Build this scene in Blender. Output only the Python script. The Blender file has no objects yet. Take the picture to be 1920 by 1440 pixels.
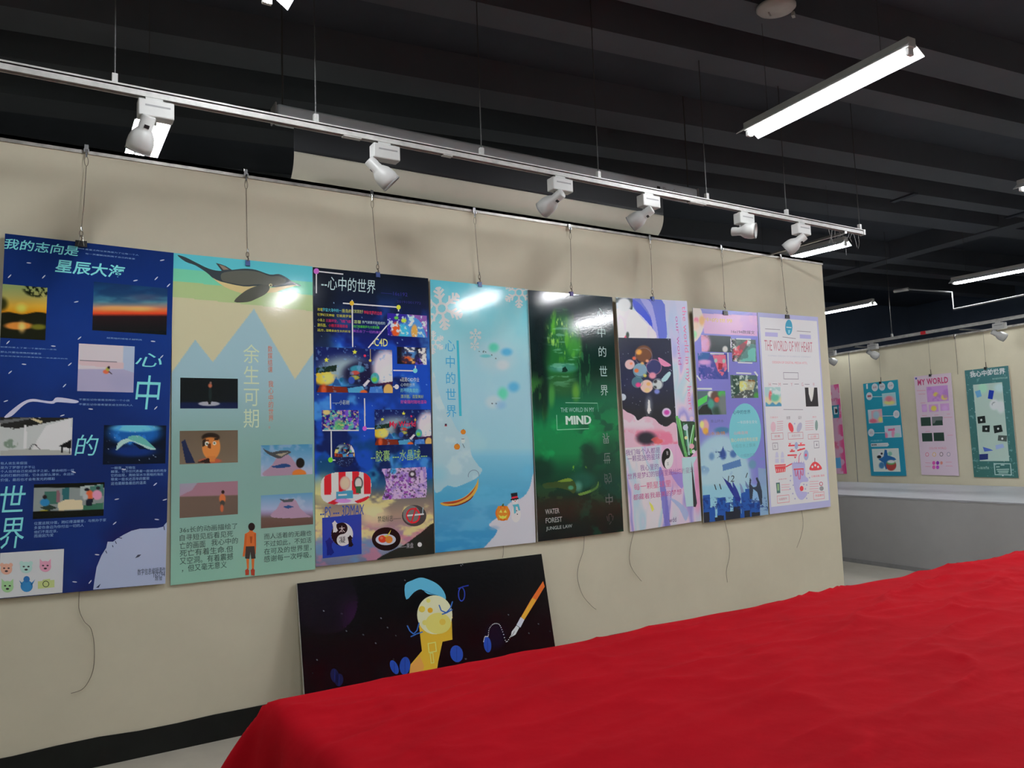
import bpy, math, random
import numpy as np
from mathutils import Vector, Matrix
from mathutils.geometry import tessellate_polygon
random.seed(7)
SC = bpy.context.scene
C = SC.collection
# ------------------------------------------------------------------ camera
FPX, PPX, PPY, H = 1450.0, 960.0, 720.0, 1.526
def _ray(x, y):
    v = np.array([(x-PPX)/FPX, (y-PPY)/FPX, 1.0]); return v/np.linalg.norm(v)
_a, _b = _ray(3300, 762), _ray(300, 867)
_up = np.cross(_a, _b); _up /= np.linalg.norm(_up)
if _up[1] > 0: _up = -_up
_X = _a-_up*(_a@_up); _X /= np.linalg.norm(_X)
ROT = np.stack([_X, np.cross(_up, _X), _up])          # world = ROT @ camera(x right, y down, z forward)
CAM = np.array([0, 0, H])
cd = bpy.data.cameras.new('camera'); cd.sensor_width = 36; cd.lens = FPX/1920*36; cd.clip_start = .05
cam = bpy.data.objects.new('camera', cd); C.objects.link(cam)
r, d, f = ROT[:, 0], ROT[:, 1], ROT[:, 2]
M = Matrix(((r[0], -d[0], -f[0], 0), (r[1], -d[1], -f[1], 0), (r[2], -d[2], -f[2], H), (0, 0, 0, 1)))
cam.matrix_world = M
SC.camera = cam
# ------------------------------------------------------------------ world, exposure
w = bpy.data.worlds.new('world'); SC.world = w; w.use_nodes = True
w.node_tree.nodes['Background'].inputs[0].default_value = (.5, .6, .8, 1)
w.node_tree.nodes['Background'].inputs[1].default_value = .02
vs = SC.view_settings
vs.view_transform = 'Standard'; vs.look = 'None'; vs.gamma = 1; vs.use_curve_mapping = False
vs.exposure = 0.0
TUBE_W = 215.0           # emission strength of the fluorescent tubes
K_PRINT = 1.62          # printed colour (as photographed) -> albedo
# ------------------------------------------------------------------ helpers
def lin(c):
    c = np.asarray(c, float)/255.0
    return np.where(c <= .04045, c/12.92, ((c+.055)/1.055)**2.4)
def alb(c, k=None): return np.clip(lin(c)*(K_PRINT if k is None else k), 0, .88)
def tag(o, label=None, cat=None, group=None, kind=None):
    if label: o['label'] = label
    if cat: o['category'] = cat
    if group: o['group'] = group
    if kind: o['kind'] = kind
    return o
def obj(name, verts, faces, mat, parent=None, smooth=False, cols=None):
    me = bpy.data.meshes.new(name); me.from_pydata([tuple(v) for v in verts], [], [tuple(q) for q in faces])
    if cols is not None:
        at = me.color_attributes.new('Col', 'FLOAT_COLOR', 'POINT')
        a = np.ones((len(verts), 4), np.float32); a[:, :3] = cols
        at.data.foreach_set('color', a.ravel())
    if smooth: me.polygons.foreach_set('use_smooth', [True]*len(me.polygons))
    me.materials.append(mat); me.update()
    o = bpy.data.objects.new(name, me); C.objects.link(o)
    if parent is not None: o.parent = parent
    return o
def empty(name, loc=(0, 0, 0), rot=None):
    o = bpy.data.objects.new(name, None); o.empty_display_size = .1; C.objects.link(o)
    if rot is not None: o.matrix_world = Matrix.Translation(loc) @ rot.to_4x4()
    else: o.location = loc
    return o
class MB:
    """collects simple solids for one mesh"""
    def __init__(s): s.v = []; s.f = []
    def add(s, v, f):
        n = len(s.v); s.v += [tuple(p) for p in v]; s.f += [tuple(i+n for i in q) for q in f]; return s
    def box(s, lo, hi, m=None, bev=0.0):
        (a, b, c), (p, q, r_) = lo, hi
        v = [Vector(t) for t in ((a,b,c),(p,b,c),(p,q,c),(a,q,c),(a,b,r_),(p,b,r_),(p,q,r_),(a,q,r_))]
        if m is not None: v = [m @ t for t in v]
        return s.add(v, [(0,3,2,1),(4,5,6,7),(0,1,5,4),(1,2,6,5),(2,3,7,6),(3,0,4,7)])
    def tube(s, pts, rad, n=8, cap=True):
        pts = [Vector(p) for p in pts]; rads = rad if isinstance(rad, (list, tuple)) else [rad]*len(pts)
        rings = []; up = None
        for i, p in enumerate(pts):
            t = (pts[min(i+1, len(pts)-1)]-pts[max(i-1, 0)]).normalized()
            if up is None:
                up = Vector((0, 0, 1)) if abs(t.z) < .9 else Vector((1, 0, 0))
            x = t.cross(up).normalized(); y = x.cross(t).normalized(); up = y
            rings.append([p+(x*math.cos(k*2*math.pi/n)+y*math.sin(k*2*math.pi/n))*rads[i] for k in range(n)])
        v = [q for rg in rings for q in rg]; f = []
        for i in range(len(rings)-1):
            for k in range(n):
                a = i*n+k; b = i*n+(k+1) % n; f.append((a, b, b+n, a+n))
        if cap: f += [tuple(range(n))[::-1], tuple(range((len(rings)-1)*n, len(rings)*n))]
        return s.add(v, f)
    def lathe(s, prof, m=None, n=20):
        v = []; f = []
        for (rr, z) in prof:
            for k in range(n):
                p = Vector((rr*math.cos(2*math.pi*k/n), rr*math.sin(2*math.pi*k/n), z))
                v.append(m @ p if m is not None else p)
        for i in range(len(prof)-1):
            for k in range(n):
                a = i*n+k; b = i*n+(k+1) % n; f.append((a, b, b+n, a+n))
        return s.add(v, f)
    def build(s, name, mat, parent=None, smooth=False): return obj(name, s.v, s.f, mat, parent, smooth)
def bevel(o, wdt=.003, seg=2):
    m = o.modifiers.new('bevel', 'BEVEL'); m.width = wdt; m.segments = seg; m.limit_method = 'ANGLE'; return o
# ---- procedural materials
def mat(name, base, rough=.6, metal=0., spec=.5, noise=None, bump=None, emit=None, coat=0.):
    """noise=(scale, amount[, stretch]) colour variation; bump=(scale, strength, distance)"""
    m = bpy.data.materials.new(name); m.use_nodes = True; nt = m.node_tree; b = nt.nodes['Principled BSDF']
    b.inputs['Base Color'].default_value = (*base, 1); b.inputs['Roughness'].default_value = rough
    b.inputs['Metallic'].default_value = metal; b.inputs['Specular IOR Level'].default_value = spec
    b.inputs['Coat Weight'].default_value = coat
    tc = nt.nodes.new('ShaderNodeTexCoord')
    if noise:
        n = nt.nodes.new('ShaderNodeTexNoise'); n.inputs['Scale'].default_value = noise[0]; n.inputs['Detail'].default_value = 6
        n.inputs['Roughness'].default_value = .65
        nt.links.new(tc.outputs['Object'], n.inputs['Vector'])
        r_ = nt.nodes.new('ShaderNodeValToRGB'); r_.color_ramp.elements[0].position = .3; r_.color_ramp.elements[1].position = .7
        a = noise[1]
        r_.color_ramp.elements[0].color = (*[max(0, c*(1-a)) for c in base], 1); r_.color_ramp.elements[1].color = (*[min(1, c*(1+a)) for c in base], 1)
        nt.links.new(n.outputs[0], r_.inputs[0]); nt.links.new(r_.outputs[0], b.inputs['Base Color'])
    if bump:
        n2 = nt.nodes.new('ShaderNodeTexNoise'); n2.inputs['Scale'].default_value = bump[0]; n2.inputs['Detail'].default_value = 3
        nt.links.new(tc.outputs['Object'], n2.inputs['Vector'])
        bp = nt.nodes.new('ShaderNodeBump'); bp.inputs['Strength'].default_value = bump[1]; bp.inputs['Distance'].default_value = bump[2]
        nt.links.new(n2.outputs[0], bp.inputs['Height']); nt.links.new(bp.outputs[0], b.inputs['Normal'])
    if emit:
        b.inputs['Emission Color'].default_value = (*emit[0], 1); b.inputs['Emission Strength'].default_value = emit[1]
    return m
def print_mat(name, rough, bscale, bstr, spec=.5, distance=.004):
    m = mat(name, (.5, .5, .5), rough, spec=spec, bump=(bscale, bstr, distance)); nt = m.node_tree
    a = nt.nodes.new('ShaderNodeAttribute'); a.attribute_name = 'Col'
    nt.links.new(a.outputs['Color'], nt.nodes['Principled BSDF'].inputs['Base Color']); return m
MT = dict(
    wall=mat('wall_cream', (.64, .595, .455), .75, noise=(1.6, .05), bump=(2.2, .22, .03)),
    farwall=mat('wall_cream_far', (.72, .66, .485), .75, noise=(1.2, .06), bump=(2.0, .15, .03)),
    outer=mat('charcoal_haze_tint', (.12, .16, .25), .8, noise=(.8, .15)),  # charcoal lightened and blued: lens haze put into the wall colour
    ceil=mat('black_ceiling_haze_tint', (.036, .045, .064), .85, noise=(.7, .2)),  # black with a blue cast painted in for the hazy lamp glow
    beam=mat('dark_grey_beam_haze_tint', (.070, .080, .100), .8, noise=(.9, .12)),  # grey carrying the same painted-in blue haze as the ceiling
    floor=mat('beige_tile', (.50, .46, .385), .22, noise=(3.0, .06)),
    base=mat('black_skirting', (.006, .007, .006), .6, noise=(6, .4), spec=.25),
    rail=mat('worn_steel_rail', (.42, .40, .37), .45, metal=.6, noise=(14, .35)),
    plinth=mat('grey_plinth_paint', (.33, .325, .32), .55, noise=(1.3, .07)),
    plinthtop=mat('grey_plinth_lit_top', (.36, .365, .39), .45, noise=(2.0, .08)),  # lit look of the ledge top painted in as a lighter, cooler grey
    white=mat('white_enamel', (.45, .45, .435), .4, noise=(9, .06)),
    track=mat('scuffed_white_track', (.42, .42, .40), .45, noise=(16, .22)),
    steel=mat('bright_steel', (.6, .6, .6), .25, metal=1., noise=(10, .1)),
    wire=mat('tarnished_wire', (.16, .13, .10), .45, metal=.5, noise=(40, .3)),
    black=mat('black_metal', (.012, .012, .013), .4, noise=(20, .3)),
    blueclip=mat('blue_clip_enamel', (.05, .10, .32), .4, noise=(20, .2)),
    purpleclip=mat('purple_clip_enamel', (.07, .05, .22), .4, noise=(20, .2)),
    rod=mat('dark_steel_rod', (.05, .05, .05), .5, noise=(9, .1)),
    grey=mat('grey_plastic', (.22, .22, .22), .5, noise=(9, .1)),
    screenhouse=mat('silver_grey_housing', (.52, .58, .62), .45, noise=(5, .08)),
    screenwhite=mat('cream_screen_cloth', (.60, .57, .47), .8, noise=(2, .05)),
    screenblack=mat('black_screen_cloth', (.016, .018, .022), .7, noise=(2, .1)),
    tube=mat('fluorescent_tube', (.9, .9, .9), .3, emit=((.94, .97, 1.0), TUBE_W)),
    reflector=mat('white_reflector', (.82, .83, .84), .35, noise=(5, .03)),
    cloth=mat('red_cotton_cloth', (.39, .0045, .011), .9, spec=.04, noise=(3.0, .10), bump=(9, .25, .02)),
    wood=mat('table_wood', (.25, .16, .09), .5, noise=(4, .2)),
    edge=mat('foam_board_edge', (.55, .54, .52), .7, noise=(30, .1)),
    gloss=print_mat('glossy_print', .085, 60, .05),
    gloss2=print_mat('satin_print', .2, 45, .06),
    matte=print_mat('matte_print', .5, 45, .08, spec=.3),
)
# ---- unprojection of the photograph's pixels onto planes of the room
def raydir(x, y):
    return ROT @ np.array([(x-PPX)/FPX, (y-PPY)/FPX, 1.0])
def on_plane(x, y, n, c):
    dr = raydir(x, y); return CAM+dr*((c-n@CAM)/(n@dr))
def at_y(x, y, Y): return on_plane(x, y, np.array([0, 1., 0]), Y)
def at_z(x, y, Zv): return on_plane(x, y, np.array([0, 0, 1.]), Zv)
def project(P):
    q = (np.asarray(P)-CAM) @ ROT; return q[..., 0]/q[..., 2]*FPX+PPX, q[..., 1]/q[..., 2]*FPX+PPY
# room axes (the room is turned 7.4 degrees against the display wall)
RC, RS = .9916, -.1294
def room(X, Y, Z=0.): return Vector((X*RC-Y*RS, X*RS+Y*RC, Z))
ROOM = Matrix(((RC, -RS, 0, 0), (RS, RC, 0, 0), (0, 0, 1, 0), (0, 0, 0, 1)))
DW = 4.604               # display wall face (world Y)
# ------------------------------------------------------------------ structure
def st(o): o['kind'] = 'structure'; return o
st(MB().box((-9, -12, -.1), (20, 16, 0), ROOM).build('floor', MT['floor']))
ceiling = st(MB().box((-9, -12, 4.55), (20, 16, 4.7), ROOM).build('ceiling', MT['ceil']))
st(MB().box((-9, 12.5, 0), (20, 12.7, 4.55), ROOM).build('wall_back', MT['outer']))
st(MB().box((16, -10, 0), (16.2, 12.5, 4.55), ROOM).build('wall_right', MT['outer']))
st(MB().box((-5.2, -10, 0), (-5, 12.5, 4.55), ROOM).build('wall_left', MT['wall']))
st(MB().box((-5, -10.2, 0), (16, -10, 4.55), ROOM).build('wall_rear', MT['wall']))
st(bevel(MB().box((-4.5, DW, 0), (6.415, DW+.11, 3.205)).build('wall_front', MT['wall']), .006))
mb = MB()
xs = np.linspace(-4.5, 6.42, 60)
for i in range(59):          # slightly uneven upper edge of the painted skirting
    j0, j1 = [.139+.004*math.sin(7.1*x)+.003*math.sin(23*x) for x in xs[i:i+2]]
    mb.add([(xs[i], DW-.008, 0), (xs[i+1], DW-.008, 0), (xs[i+1], DW-.008, j1), (xs[i], DW-.008, j0), (xs[i], DW, j0), (xs[i+1], DW, j1)], [(0, 1, 2, 3), (3, 2, 5, 4)])
st(mb.build('baseboard_front', MT['base']))
st(MB().box((-4.5, DW-.008, 3.188), (6.415, DW-.001, 3.226)).box((-4.5, DW-.008, 3.2055), (6.415, DW+.06, 3.226)).build('trim_1', MT['rail']))
# far wall with its deep grey ledge
u_far = Vector((.1281, .9918, 0)); n_far = np.array([.9918, -.1281, 0])
FARB, FARW, LEDGE = 7.79, 10.15, .825
def far(c, t, z): return Vector((n_far[0]*c, n_far[1]*c, 0))+u_far*t+Vector((0, 0, z))
def farbox(mb, c0, c1, t0, t1, z0, z1):
    m = Matrix(((n_far[0], u_far.x, 0, 0), (n_far[1], u_far.y, 0, 0), (0, 0, 1, 0), (0, 0, 0, 1)))
    return mb.box((c0, t0, z0), (c1, t1, z1), m)
T0, T1 = -5.0, 12.2
st(farbox(MB(), FARB, FARW, T0, T1, 0, LEDGE-.012).build('wall_ledge', MT['plinth']))
mb = MB(); ts = np.linspace(T0, T1, 260); rr = random.Random(3)
hs = [LEDGE-.012-max(0, rr.gauss(.004, .006)) for _ in ts]
for i in range(259):         # top skin in the painted-in lit grey, lapping raggedly over the front edge
    p = [far(FARB-.004, ts[i], hs[i]), far(FARB-.004, ts[i+1], hs[i+1]), far(FARB-.004, ts[i+1], LEDGE), far(FARB-.004, ts[i], LEDGE), far(FARW, ts[i], LEDGE), far(FARW, ts[i+1], LEDGE)]
    mb.add(p, [(0, 3, 2, 1), (3, 4, 5, 2)])
st(mb.build('trim_2', MT['plinthtop']))
st(farbox(MB(), FARB-.012, FARB, T0, T1, 0, .05).build('baseboard_right', MT['grey']))
st(farbox(MB(), FARW, FARW+.12, T0, T1, LEDGE, 2.917).build('wall_partition', MT['farwall']))
st(farbox(MB(), FARW-.006, FARW+.06, T0, T1, 2.905, 2.93).build('trim_3', MT['rail']))
pr = st(farbox(MB(), FARW-.004, FARW, *sorted((0, .008)), LEDGE, 2.9).build('trim_4', MT['grey']))
q0 = on_plane(1603, 820, n_far, FARW); pr.location = u_far*float(np.dot(q0, u_far))
# ceiling joists (lighter undersides) and cross beams
joists = [(3.6, 3.89), (4.22, 4.46), (5.28, 5.58), (5.96, 6.19), (6.57, 6.92), (10.0, 10.25), (1.3, 1.6), (1.95, 2.2), (-1.1, -.8), (-.45, -.2), (8.3, 8.6), (8.95, 9.2), (-3.4, -3.1)]
for (y0, y1) in joists:
    MB().box((-5, y0, 4.30), (16, y1, 4.55), ROOM).build('ceiling_beam', MT['beam'], ceiling)
for x in (10.3, -2.2):
    MB().box((x, -10, 4.28), (x+.26, 12.5, 4.55), ROOM).build('ceiling_beam', MT['beam'], ceiling)
for x in (7.82, 9.9):
    MB().box((x, 5.92, 4.28), (x+.07, 6.24, 4.30), ROOM).build('ceiling_strap', MT['ceil'], ceiling)
# ------------------------------------------------------------------ ceiling tube lights
def tube_light(x, y0, y1, z, label, yaw=0.):
    L = 1.22; cy = (y0+y1)/2
    root = empty('tube_light', (x, cy, z)); root.rotation_euler = (0, 0, yaw)
    tag(root, label, 'lamp', 'hanging fluorescent tube lights')
    bevel(MB().box((-.032, -L/2, .03), (.032, L/2, .085)).build('housing', MT['white'], root), .004)
    mb = MB()
    for s in (-1, 1):
        v = [(s*.030, -L/2, .045), (s*.030, L/2, .045), (s*.100, L/2, -.004), (s*.100, -L/2, -.004), (s*.030, -L/2, .049), (s*.030, L/2, .049), (s*.102, L/2, .0), (s*.102, -L/2, .0)]
        mb.add(v, [(0, 1, 2, 3), (7, 6, 5, 4), (3, 2, 6, 7), (0, 3, 7, 4), (1, 5, 6, 2)])
    mb.build('reflector', MT['reflector'], root)
    for s in (-1, 1):
        bevel(MB().box((-.022, s*(L/2-.02)-.012, -.012), (.022, s*(L/2-.02)+.012, .032)).build('lamp_holder', MT['white'], root), .004)
    MB().tube([(0, -L/2+.03, .004), (0, L/2-.03, .004)], .0165, 12).build('fluorescent_tube', MT['tube'], root, True)
    for s in (-1, 1):
        MB().tube([(0, s*.42, .085), (0, s*.42, 4.55-z)], .0018, 5).build('suspension_wire', MT['rod'], root)
    return root
for x, y0, y1, lb, yw in (
    (.60, 5.02, 6.22, 'white tube light behind the top of the display wall, lighting the nearest spotlight', .0),
    (4.07, 2.25, 3.45, 'bright white tube light hanging below the round access point', -.064),
    (7.34, 5.0, 6.2, 'white tube light half hidden behind the display wall by the end of the light track', .1),
    (10.80, 4.5, 5.71, 'white tube light hanging in front of the far wall above the bent conduit', .04),
    (11.12, 7.13, 8.33, 'white tube light beside the end of the display wall, above the far light track', .0),
    (.88, 2.22, 3.42, 'white tube light above the section of light track with the nearest spotlight', .0),
    (7.20, 1.98, 3.18, 'white tube light hanging over the far end of the red table', .0),
    (6.15, .15, 1.35, 'white tube light hanging over the visitor side of the hall', .0), (2.88, -1.75, -.55, 'white tube light hanging over the visitor side of the hall', .0),
    (5.4, -1.0, .2, 'white tube light hanging over the visitor side of the hall', .0), (8.2, -1.9, -.7, 'white tube light hanging over the visitor side of the hall', .0),
    (10.9, 1.6, 2.8, 'white tube light hanging over the visitor side of the hall', .0), (-2.4, 1.6, 2.8, 'white tube light hanging over the visitor side of the hall', .0),
    (10.9, -1.4, -.2, 'white tube light hanging over the visitor side of the hall', .0)):
    tube_light(x, y0, y1, 3.6, lb, yw)
# ------------------------------------------------------------------ light track and spotlights
TY, TZ = 3.83, 3.225
def light_track(m, x0, x1, zb, rods, arms, label, wall):
    root = empty('light_track'); root.matrix_world = m; tag(root, label, 'light track', 'ceiling light tracks')
    b = MB()
    b.box((x0, -.018, zb), (x1, -.012, zb+.032)).box((x0, .012, zb), (x1, .018, zb+.032)).box((x0, -.018, zb+.026), (x1, .018, zb+.032))
    b.box((x0, -.021, zb+.032), (x1, .021, zb+.040))
    b.build('rail', MT['track'], root)
    MB().box((x1, -.022, zb-.003), (x1+.022, .022, zb+.042)).build('end_cap', MT['white'], root)
    for x in rods:
        MB().tube([(x, 0, zb+.075), (x, 0, 4.55)], .0035, 6).build('rod', MT['rod'], root)
        MB().box((x-.012, -.012, zb+.040), (x+.012, .012, zb+.085)).build('rod_clamp', MT['white'], root)
    for x in arms:
        MB().box((x-.011, -.01, zb-.018), (x+.011, wall, zb)).build('support_arm', MT['steel'], root)
    return root
tr = light_track(Matrix.Translation((0, TY, 0)), -4.2, 5.89, 3.222, (.298, 1.235, 2.229, 3.101, 4.081, 4.943, 5.867, -.9, -2.1), (5.66,), 'long scuffed white light track hanging in front of the display wall', DW-TY+.02)
for x, ln in ((1.38, .10), (1.97, .06), (3.9, .16)):      # loose tape ends under the rail
    MB().box((x, -.016, 3.216), (x+ln, .016, 3.2215)).build('tape_strip', MT['white'], tr)
# cobwebs at the free end
rr = random.Random(11)
for i in range(9):
    x = 5.45+i*.05; l = rr.uniform(.05, .2)
    MB().tube([(x, rr.uniform(-.02, .02), 3.222), (x+rr.uniform(-.03, .03), 0, 3.222-l*.6), (x+rr.uniform(-.05, .05), 0, 3.222-l)], .0011, 4).build('cobweb_strand', MT['white'], tr)
def head_matrix(p, direction, roll=0.):
    z = -Vector(direction).normalized(); x = Vector((0, 0, 1)).cross(z).normalized(); y = z.cross(x)
    return Matrix((( x.x, y.x, z.x, p[0]), (x.y, y.y, z.y, p[1]), (x.z, y.z, z.z, p[2]), (0, 0, 0, 1)))
def spotlight(base, x, zb, direction, label, group, k=1.0):
    """base: matrix of the track; the head shines along direction (track axes)"""
    root = empty('track_spotlight'); root.matrix_world = base @ Matrix.Translation((x, 0, zb)); tag(root, label, 'spotlight', group)
    bx = bevel(MB().box((-.077, -.034, -.098), (.077, .034, -.016)).build('adapter_box', MT['white'], root), .006)
    MB().box((-.045, -.016, -.016), (.030, .016, .001)).build('track_adapter', MT['white'], root)
    MB().box((-.048, -.0348, -.050), (.060, -.0335, -.042)).build('maker_mark', MT['grey'], bx)
    px = -.045
    MB().tube([(px, 0, -.098), (px, 0, -.135)], .007, 8).build('stem', MT['steel'], root)
    dr = Vector(direction).normalized(); pv = Vector((px, 0, -.150))
    m = head_matrix(pv+dr*-.03, dr)
    prof = [(.0, .035), (.028, .035), (.032, .030), (.032, -.030), (.040, -.042), (.051, -.060), (.057, -.085), (.058, -.110), (.055, -.138), (.052, -.138), (.053, -.110), (.046, -.07), (.0, -.05)]
    hd = MB().lathe(prof, m, 24).build('lamp_head', MT['white'], root, True)
    MB().lathe([(.0552, -.135), (.0568, -.136), (.0568, -.141), (.0522, -.141)], m, 24).build('rim', MT['grey'], hd)
    a = math.radians(70)
    for s in (0, math.pi):
        mm = m @ Matrix.Rotation(s+a, 4, 'Z')
        MB().box((.0300, -.011, -.022), (.0330, .011, -.006), mm).build('vent_slot', MT['black'], hd)
    return root
base = Matrix.Translation((0, TY, 0))
SG = 'white spotlights on the near light track'
for x, dr, lb in ((.470, (-.22, .50, -.85), 'white track spotlight with the lit tube light showing behind it'),
                  (1.618, (.62, -.10, -.62), 'white track spotlight turned along the wall above the striped whale poster'),
                  (2.791, (-.30, .85, -.42), 'white track spotlight pointed at the wall in front of the curled screen cloth'),
                  (3.524, (-.50, .80, -.48), 'white track spotlight in front of the free edge of the screen cloth'),
                  (4.458, (.50, -.85, -.12), 'white track spotlight turned round so that its open mouth shows'),
                  (5.105, (-.42, .75, -.55), 'white track spotlight beside the support arm at the track end')):
    spotlight(base, x, 3.222, dr, lb, SG)
# far track
def farpt(x, y, c): return on_plane(x, y, n_far, c)
FT = 9.75
pa, pb = farpt(1553, 652, FT), farpt(1920, 591, FT)
fm = Matrix(((-u_far.x, n_far[0], 0, n_far[0]*FT), (-u_far.y, n_far[1], 0, n_far[1]*FT), (0, 0, 1, 0), (0, 0, 0, 1)))   # local x runs towards the camera side
zf = float((pa[2]+pb[2])/2)-.036
def ftx(px, py): return -float(np.dot(farpt(px, py, FT), u_far))
ft = light_track(fm, -12.0, 4.6, zf, (-12+4.1,), (ftx(1800, 610), ftx(1600, 610)), 'thin white light track hanging in front of the far wall, with red tape', FARW-FT)
MB().box((ftx(1728, 625), -.024, zf-.002), (ftx(1737, 623), .024, zf+.044)).build('red_tape', mat('red_tape', (.55, .02, .03), .5, noise=(20, .1)), ft)
FG = 'white spotlights on the far light track'
for px, dr, lb in ((1558, (.3, .8, -.5), 'white spotlight on the far track beside the end of the display wall'), (1636, (.25, .85, -.45), 'white spotlight on the far track above the teal poster'), (1873, (.5, .7, -.5), 'white spotlight on the far track above the dark green poster')):
    spotlight(fm, ftx(px, 640-.167*(px-1636)), zf, dr, lb, FG)
# bent conduit on the dark wall behind
cp = [farpt(*p, 10.05) for p in ((1690, 543), (1703, 542), (1785, 548), (1788, 580), (1930, 551))]
cd_ = empty('wall_conduit', cp[2]); tag(cd_, 'thin grey bent conduit hanging above the far light track', 'conduit')
o = Vector(cp[2])
MB().tube([Vector(p)-o for p in cp[1:]], .012, 8).build('pipe', MT['grey'], cd_, True)
MB().tube([Vector(cp[0])-o-Vector(u_far)*-.12, Vector(cp[1])-o], .026, 10).build('end_fitting', MT['white'], cd_, True)
# round access point on a ceiling joist
ap0 = at_z(1455, 20, 4.262); ap = empty('access_point', ap0); tag(ap, 'round white wireless access point fixed under a dark ceiling beam', 'access point')
ap.rotation_euler = (math.radians(3), math.radians(-4), .5)
MB().lathe([(0, .036), (.112, .036), (.122, .026), (.122, .012), (.108, -.002), (.08, -.010), (0, -.013)], None, 36).build('body', MT['white'], ap, True)
MB().box((-.03, .035, -.0135), (.03, .045, -.0105)).build('maker_mark', MT['grey'], ap)
MB().tube([(.09, 0, .03), (.16, .02, .03), (.19, -.05, .034)], .005, 6).build('cable', MT['white'], ap)
MB().box((.135, -.09, .005), (.18, -.07, .03)).build('cable_plug', MT['white'], ap)
# ------------------------------------------------------------------ projection screen above the wall
SY = 4.70
ps = empty('projection_screen', (3.08, SY, 3.2)); tag(ps, 'roll-down projection screen with grey housing, its cream cloth tucked behind the wall', 'screen')
h0, h1 = at_y(515, 222, SY), at_y(1300, 363, SY)
hz = float((h0[2]+h1[2])/2)-3.2; X0, X1 = float(h0[0])-3.08, float(h1[0])-3.08
hs_ = bevel(MB().box((X0, -.055, hz-.055), (X1, .055, hz+.055)).build('housing', MT['screenhouse'], ps), .022, 4)
bevel(MB().box((X0-.012, -.058, hz-.058), (X0, .058, hz+.058)).build('end_cap', MT['grey'], ps), .008)
bevel(MB().box((X1, -.058, hz-.058), (X1+.012, .058, hz+.058)).build('end_cap', MT['grey'], ps), .008)
for x in (X0+.05, X1-.06):
    MB().tube([(x, 0, hz+.055), (x, 0, 4.55-3.2)], .006, 6).build('hanger_rod', MT['rod'], ps)
def sheet(t0, t1, n):    # cloth profile: straight down, then bent back over the wall top
    pr_ = []
    for t in np.linspace(t0, t1, n):
        if t < tb: pr_.append((-.045, hz-.05-t))
        else:
            a = min((t-tb)/.185, math.pi/2*.98); pr_.append((-.045+.185*(1-math.cos(a)), hz-.05-tb-.185*math.sin(a)))
    return pr_
cl0, cl1 = float(at_y(551, 285, SY-.04)[0])-3.08, float(at_y(1243, 404, SY-.04)[0])-3.08
zed = float(at_y(551, 285, SY-.04)[2]+at_y(1243, 404, SY-.04)[2])/2-3.2
tb = hz-.05-zed
def strip(pr_, name, m):
    v = [(x, y, z) for (y, z) in pr_ for x in (cl0, cl1)]; n = len(pr_)
    o = obj(name, v, [(2*i, 2*i+1, 2*i+3, 2*i+2) for i in range(n-1)], m, ps, True)
    s_ = o.modifiers.new('thick', 'SOLIDIFY'); s_.thickness = .002; return o
strip(sheet(0, tb, 8), 'black_drop', MT['screenblack'])
strip(sheet(tb, tb+.29, 26), 'screen_cloth', MT['screenwhite'])
# ------------------------------------------------------------------ hanging wires, clips
def loop_pts(p, rx, rz, n=12): return [(p[0]+rx*math.sin(2*math.pi*i/n), p[1], p[2]-rz+rz*math.cos(2*math.pi*i/n)) for i in range(n+1)]
def hanging_wire(hook, clip, tail, label, yb):
    h_ = Vector(at_y(*hook, DW-.018)); c_ = Vector(at_y(*clip, yb))
    root = empty('hanging_wire', h_); tag(root, label, 'wire', 'wires hanging from the wall rail')
    c = c_-h_
    b = MB().box((-.010, -.004, .012), (.010, .002, .040)).box((-.013, -.012, -.004), (-.006, .004, .014)).box((.006, -.012, -.004), (.013, .004, .014)).tube([(0, -.005, .012), (0, -.006, -.03)], .005, 6)
    b.build('rail_hook', MT['steel'], root)
    MB().tube(loop_pts((0, -.006, -.028), .009, .026), .0016, 5, False).build('wire_loop', MT['wire'], root)
    MB().tube([(0, -.006, -.078), (c.x*.5, c.y*.5-.006, (c.z-.06)*.5-.03), (c.x, c.y, c.z+.055)], .0018, 5).build('wire', MT['wire'], root)
    MB().tube([(c.x, c.y, c.z+.075), (c.x+.003, c.y, c.z+.055)], .0045, 6).build('ferrule', MT['steel'], root)
    b = MB().tube(loop_pts((c.x, c.y-.002, c.z+.056), .008, .017), .0022, 5, False).tube([(c.x, c.y-.004, c.z+.030), (c.x+.004, c.y-.006, c.z+.012), (c.x, c.y-.004, c.z)], .004, 6)
    b.build('snap_hook', MT['wire'], root)
    if tail:
        tp = [Vector(at_y(*p, DW-.010))-h_ for p in tail]; tp[0].z += .05
        pts = []
        for i in range(len(tp)-1):
            p0, p1, p2, p3 = tp[max(i-1, 0)], tp[i], tp[i+1], tp[min(i+2, len(tp)-1)]
            for k in range(6):
                t = k/6; pts.append(.5*((2*p1)+(p2-p0)*t+(2*p0-5*p1+4*p2-p3)*t*t+(3*p1-p0-3*p2+p3)*t**3))
        pts.append(tp[-1])
        MB().tube(pts, .0016, 5).build('wire_tail', MT['wire'], root)
    return root
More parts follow.
